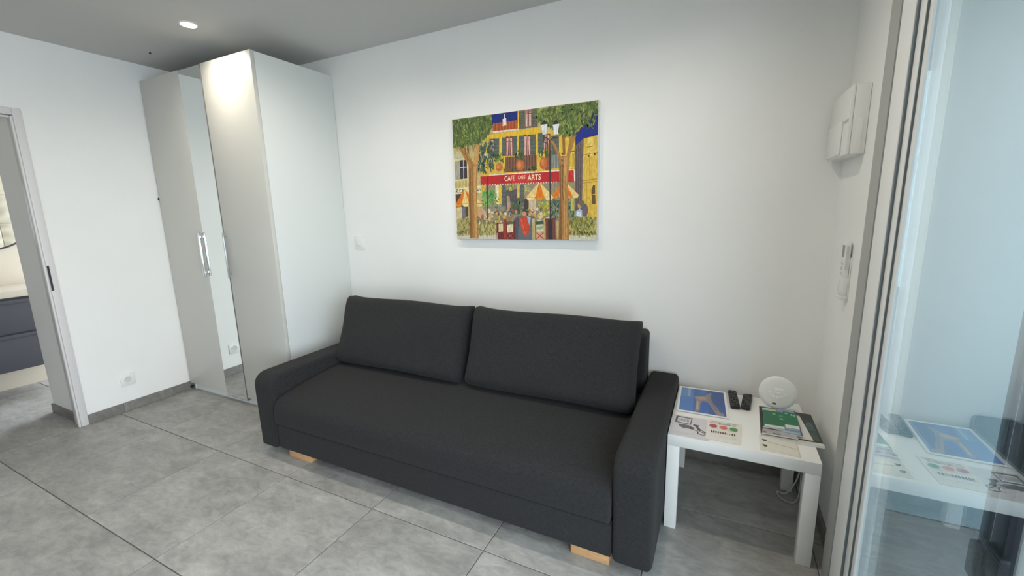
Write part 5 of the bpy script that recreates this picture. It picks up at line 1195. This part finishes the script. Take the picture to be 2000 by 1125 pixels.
# pile of magazines and booklets
t, p = sheet('magazine', 'dark covered magazine at the bottom of the pile on the side table', 'magazine', [(4.142, -.200), (4.348, -.208), (4.350, -.500), (4.128, -.505)], Z, .009)
bpy.data.objects[t.name].children[0].data.materials[0] = M['paper']
p.rect((34, 38, 38), 0, .075, 1, 1); p.rect((206, 204, 196), 0, 0, 1, .075); p.poly((46, 66, 66), (.76, .30), (.96, .22), (.96, .72), (.84, .74)); p.poly((72, 104, 104), (.82, .56), (.94, .54), (.95, .60), (.83, .62)); p.poly((64, 92, 110), (.80, .46), (.96, .44), (.96, .49), (.81, .51)); p.poly((60, 80, 60), (.82, .16), (.96, .12), (.96, .3), (.84, .32))
p.poly((150, 168, 150), (.86, .64), (.93, .63), (.93, .645), (.86, .655))
p.build('print', 'print', t)
def booklet(name, label, q, z, th, c, band=None, deco=()):
    t, p = sheet(name, label, 'booklet', q, z, th); p.rect(c, 0, 0, 1, 1)
    for d in deco: getattr(p, d[0])(*d[1:])
    p.build('print', 'print', t)
booklet('leaflet', 'white folded leaflet showing as a pale wedge in the pile', [(4.235, -.240), (4.298, -.252), (4.316, -.472), (4.205, -.470)], Z+.0100, .003, (214, 212, 204))
booklet('magazine', 'grey and mauve magazine near the bottom of the pile', [(4.166, -.228), (4.262, -.230), (4.262, -.490), (4.133, -.492)], Z+.0135, .004, (176, 170, 174), deco=[('rect', (120, 90, 100), .02, .02, .12, .07), ('rect', (96, 96, 92), .30, .02, .5, .06), ('line', (150, 144, 148), .003, (.05, .1), (.95, .09))])
booklet('booklet', 'blue grey booklet lying under the two green booklets', [(4.206, -.221), (4.284, -.225), (4.281, -.470), (4.200, -.466)], Z+.0180, .004, (120, 142, 170), deco=[('rect', (150, 160, 184), .1, .88, .9, 1), ('rect', (70, 76, 120), .93, 0, 1, 1), ('rect', (160, 178, 190), .05, .03, .9, .1)])
booklet('booklet', 'pale booklet with a yellow corner tucked under the left green booklet', [(4.152, -.240), (4.222, -.243), (4.222, -.420), (4.150, -.420)], Z+.0180, .003, (214, 222, 220), deco=[('rect', (206, 196, 130), .5, .86, 1, 1), ('rect', (150, 196, 176), .1, .9, .45, .98)])
wl = ('rect', (206, 218, 208), .08, .02, 1, .15)
booklet('booklet', 'green booklet with white foot label at the left of the pile', [(4.153, -.274), (4.230, -.277), (4.219, -.446), (4.139, -.449)], Z+.0222, .004, (14, 104, 66), deco=[wl, ('rect', (120, 186, 150), .46, .80, .62, .87), ('rect', (70, 150, 110), .78, .70, .98, .82), ('rect', (190, 214, 200), .80, .56, .97, .62), ('line', (10, 90, 56), .002, (.02, .5), (1, .5))])
booklet('booklet', 'green booklet with white foot label at the right of the pile', [(4.231, -.258), (4.282, -.262), (4.276, -.424), (4.222, -.426)], Z+.0222, .004, (18, 110, 72), deco=[('rect', (206, 218, 214), .04, .02, 1, .2), ('rect', (170, 206, 190), .12, .86, .34, .93), ('rect', (150, 196, 176), .56, .78, .70, .90), ('rect', (150, 196, 176), .76, .78, .92, .90), ('line', (12, 96, 60), .002, (0, .5), (1, .52))])
# round white device leaning upright at the back
DV = thing('round_device', 'round white plastic device standing on edge behind the magazines', 'device', (4.213, -.20, .46))
fc = (Vector(CAM)-Vector((4.213, -.205, .555))); fc.z = fc.length*.12; fc.normalize()
A_ = Vector((0, 0, 1)).cross(fc).normalized(); B_ = fc.cross(A_); DC = Vector((4.211, -.212, .5445)); RD = .077
MX = Matrix((A_, B_, fc)).transposed()
def devpart(name, m, fn, smooth=40):
    bm = bmesh.new(); fn(bm)
    for v in bm.verts: v.co = MX @ v.co + DC
    return obj(name, bm, m, DV, smooth)
def shell(bm):
    prof = [(0, -.016), (.05, -.016), (.068, -.012), (RD, -.002), (RD, .002), (.072, .007), (.06, .0095), (.03, .0105), (0, .0108)]; n = 48; rings = []
    for r, z in prof:
        rings.append([bm.verts.new((0, 0, z))] if r == 0 else [bm.verts.new((r*math.cos(2*PI*i/n), r*math.sin(2*PI*i/n), z)) for i in range(n)])
    for a, b in zip(rings, rings[1:]):
        for i in range(n):
            j = (i+1) % n
            if len(a) == 1: bm.faces.new((a[0], b[j], b[i]))
            elif len(b) == 1: bm.faces.new((a[i], a[j], b[0]))
            else: bm.faces.new((a[i], a[j], b[j], b[i]))
    bmesh.ops.recalc_face_normals(bm, faces=bm.faces)
devpart('shell', 'plastic', shell)
for i in range(7):
    a = math.radians(200+140*i/6); cx, cy = .033*math.cos(a), .006+.026*math.sin(a)
    def f(bm, cx=cx, cy=cy): cyl(bm, (cx, cy, .0107), .0046, .003, seg=14, bev=.0008)
    devpart('button', 'label', f)
devpart('button', 'label', lambda bm: box(bm, -.010, .008, -.002, .005, .0103, .0125, .001))
devpart('display', 'label', lambda bm: box(bm, -.014, .022, .010, .024, .0100, .0120, .0015))
devpart('port', 'ink', lambda bm: box(bm, -.018, -.001, -.056, -.047, .0055, .0105, .001))
# white cables under the table
def cable(label, pts, r=.003):
    bm = bmesh.new(); tube(bm, spline(pts), r); tag(obj('cable', bm, 'cable'), label, 'cable')
cable('thin white cable looping beside the rear right leg under the side table', [(4.345, -.02, .30), (4.35, -.10, .20), (4.335, -.15, .10), (4.29, -.19, .03), (4.255, -.16, .006), (4.27, -.215, .006), (4.32, -.22, .006), (4.345, -.17, .05), (4.353, -.12, .12), (4.36, -.22, .15), (4.352, -.28, .16)])
cable('thin white cable drooping along the wall under the side table', [(4.14, -.014, .33), (4.17, -.020, .22), (4.22, -.022, .19), (4.27, -.02, .18), (4.34, -.018, .22)], .0025)

# ------------------------------------------------------------------ bathroom seen through the doorway
VA = thing('vanity_unit', 'wall hung slate grey vanity unit with two drawers in the bathroom', 'vanity', (-1.25, -1.6, .25))
bx('carcass', 'vanity', VA, XB+.001, -1.052, -2.10, -.93, .25, .832, bev=.002)
for z0, z1 in ((.252, .540), (.552, .815)):
    d = bx('drawer', 'vanity', VA, -1.050, -1.032, -2.095, -.935, z0, z1, bev=.002)
    bx('drawer_lip', 'vanity', d, -1.0319, -1.026, -2.09, -.94, z1-.030, z1-.004, bev=.002)
bm = bmesh.new(); box(bm, XB+.001, -1.022, -2.12, -.91, .833, .885, .003); tag(obj('countertop', bm, 'slab'), 'pale countertop on the grey bathroom vanity unit', 'countertop')
RM = thing('round_mirror', 'round mirror with a thin dark frame above the bathroom vanity', 'mirror', (XB, -1.21, 1.555))
bm = bmesh.new(); cyl(bm, (XB+.012, -1.21, 1.555), .366, .010, 'X', 64); obj('glass', bm, 'mirror', RM)
bm = bmesh.new(); torus(bm, (XB+.014, -1.21, 1.555), .370, .008, 'X', 72, 8); note(obj('frame', bm, 'dark', RM), 'thin dark round frame')
BL = thing('added_bathroom_light', 'unseen round ceiling light added to the bathroom', 'ceiling light', (-.9, -1.9, H))
bm = bmesh.new(); cyl(bm, (-.9, -1.9, H-.012), .11, .024, bev=.005); obj('diffuser', bm, 'softlamp', BL)  # unseen lamp, added to give the bathroom warm light
l = bpy.data.lights.new('added_bathroom_beam', 'SPOT'); l.energy = BATH; l.color = (1, .88, .72); l.spot_size = math.radians(160); l.shadow_soft_size = .1
o = bpy.data.objects.new('added_bathroom_beam', l); COL.objects.link(o); o.location = (0, 0, -.04); o.parent = BL
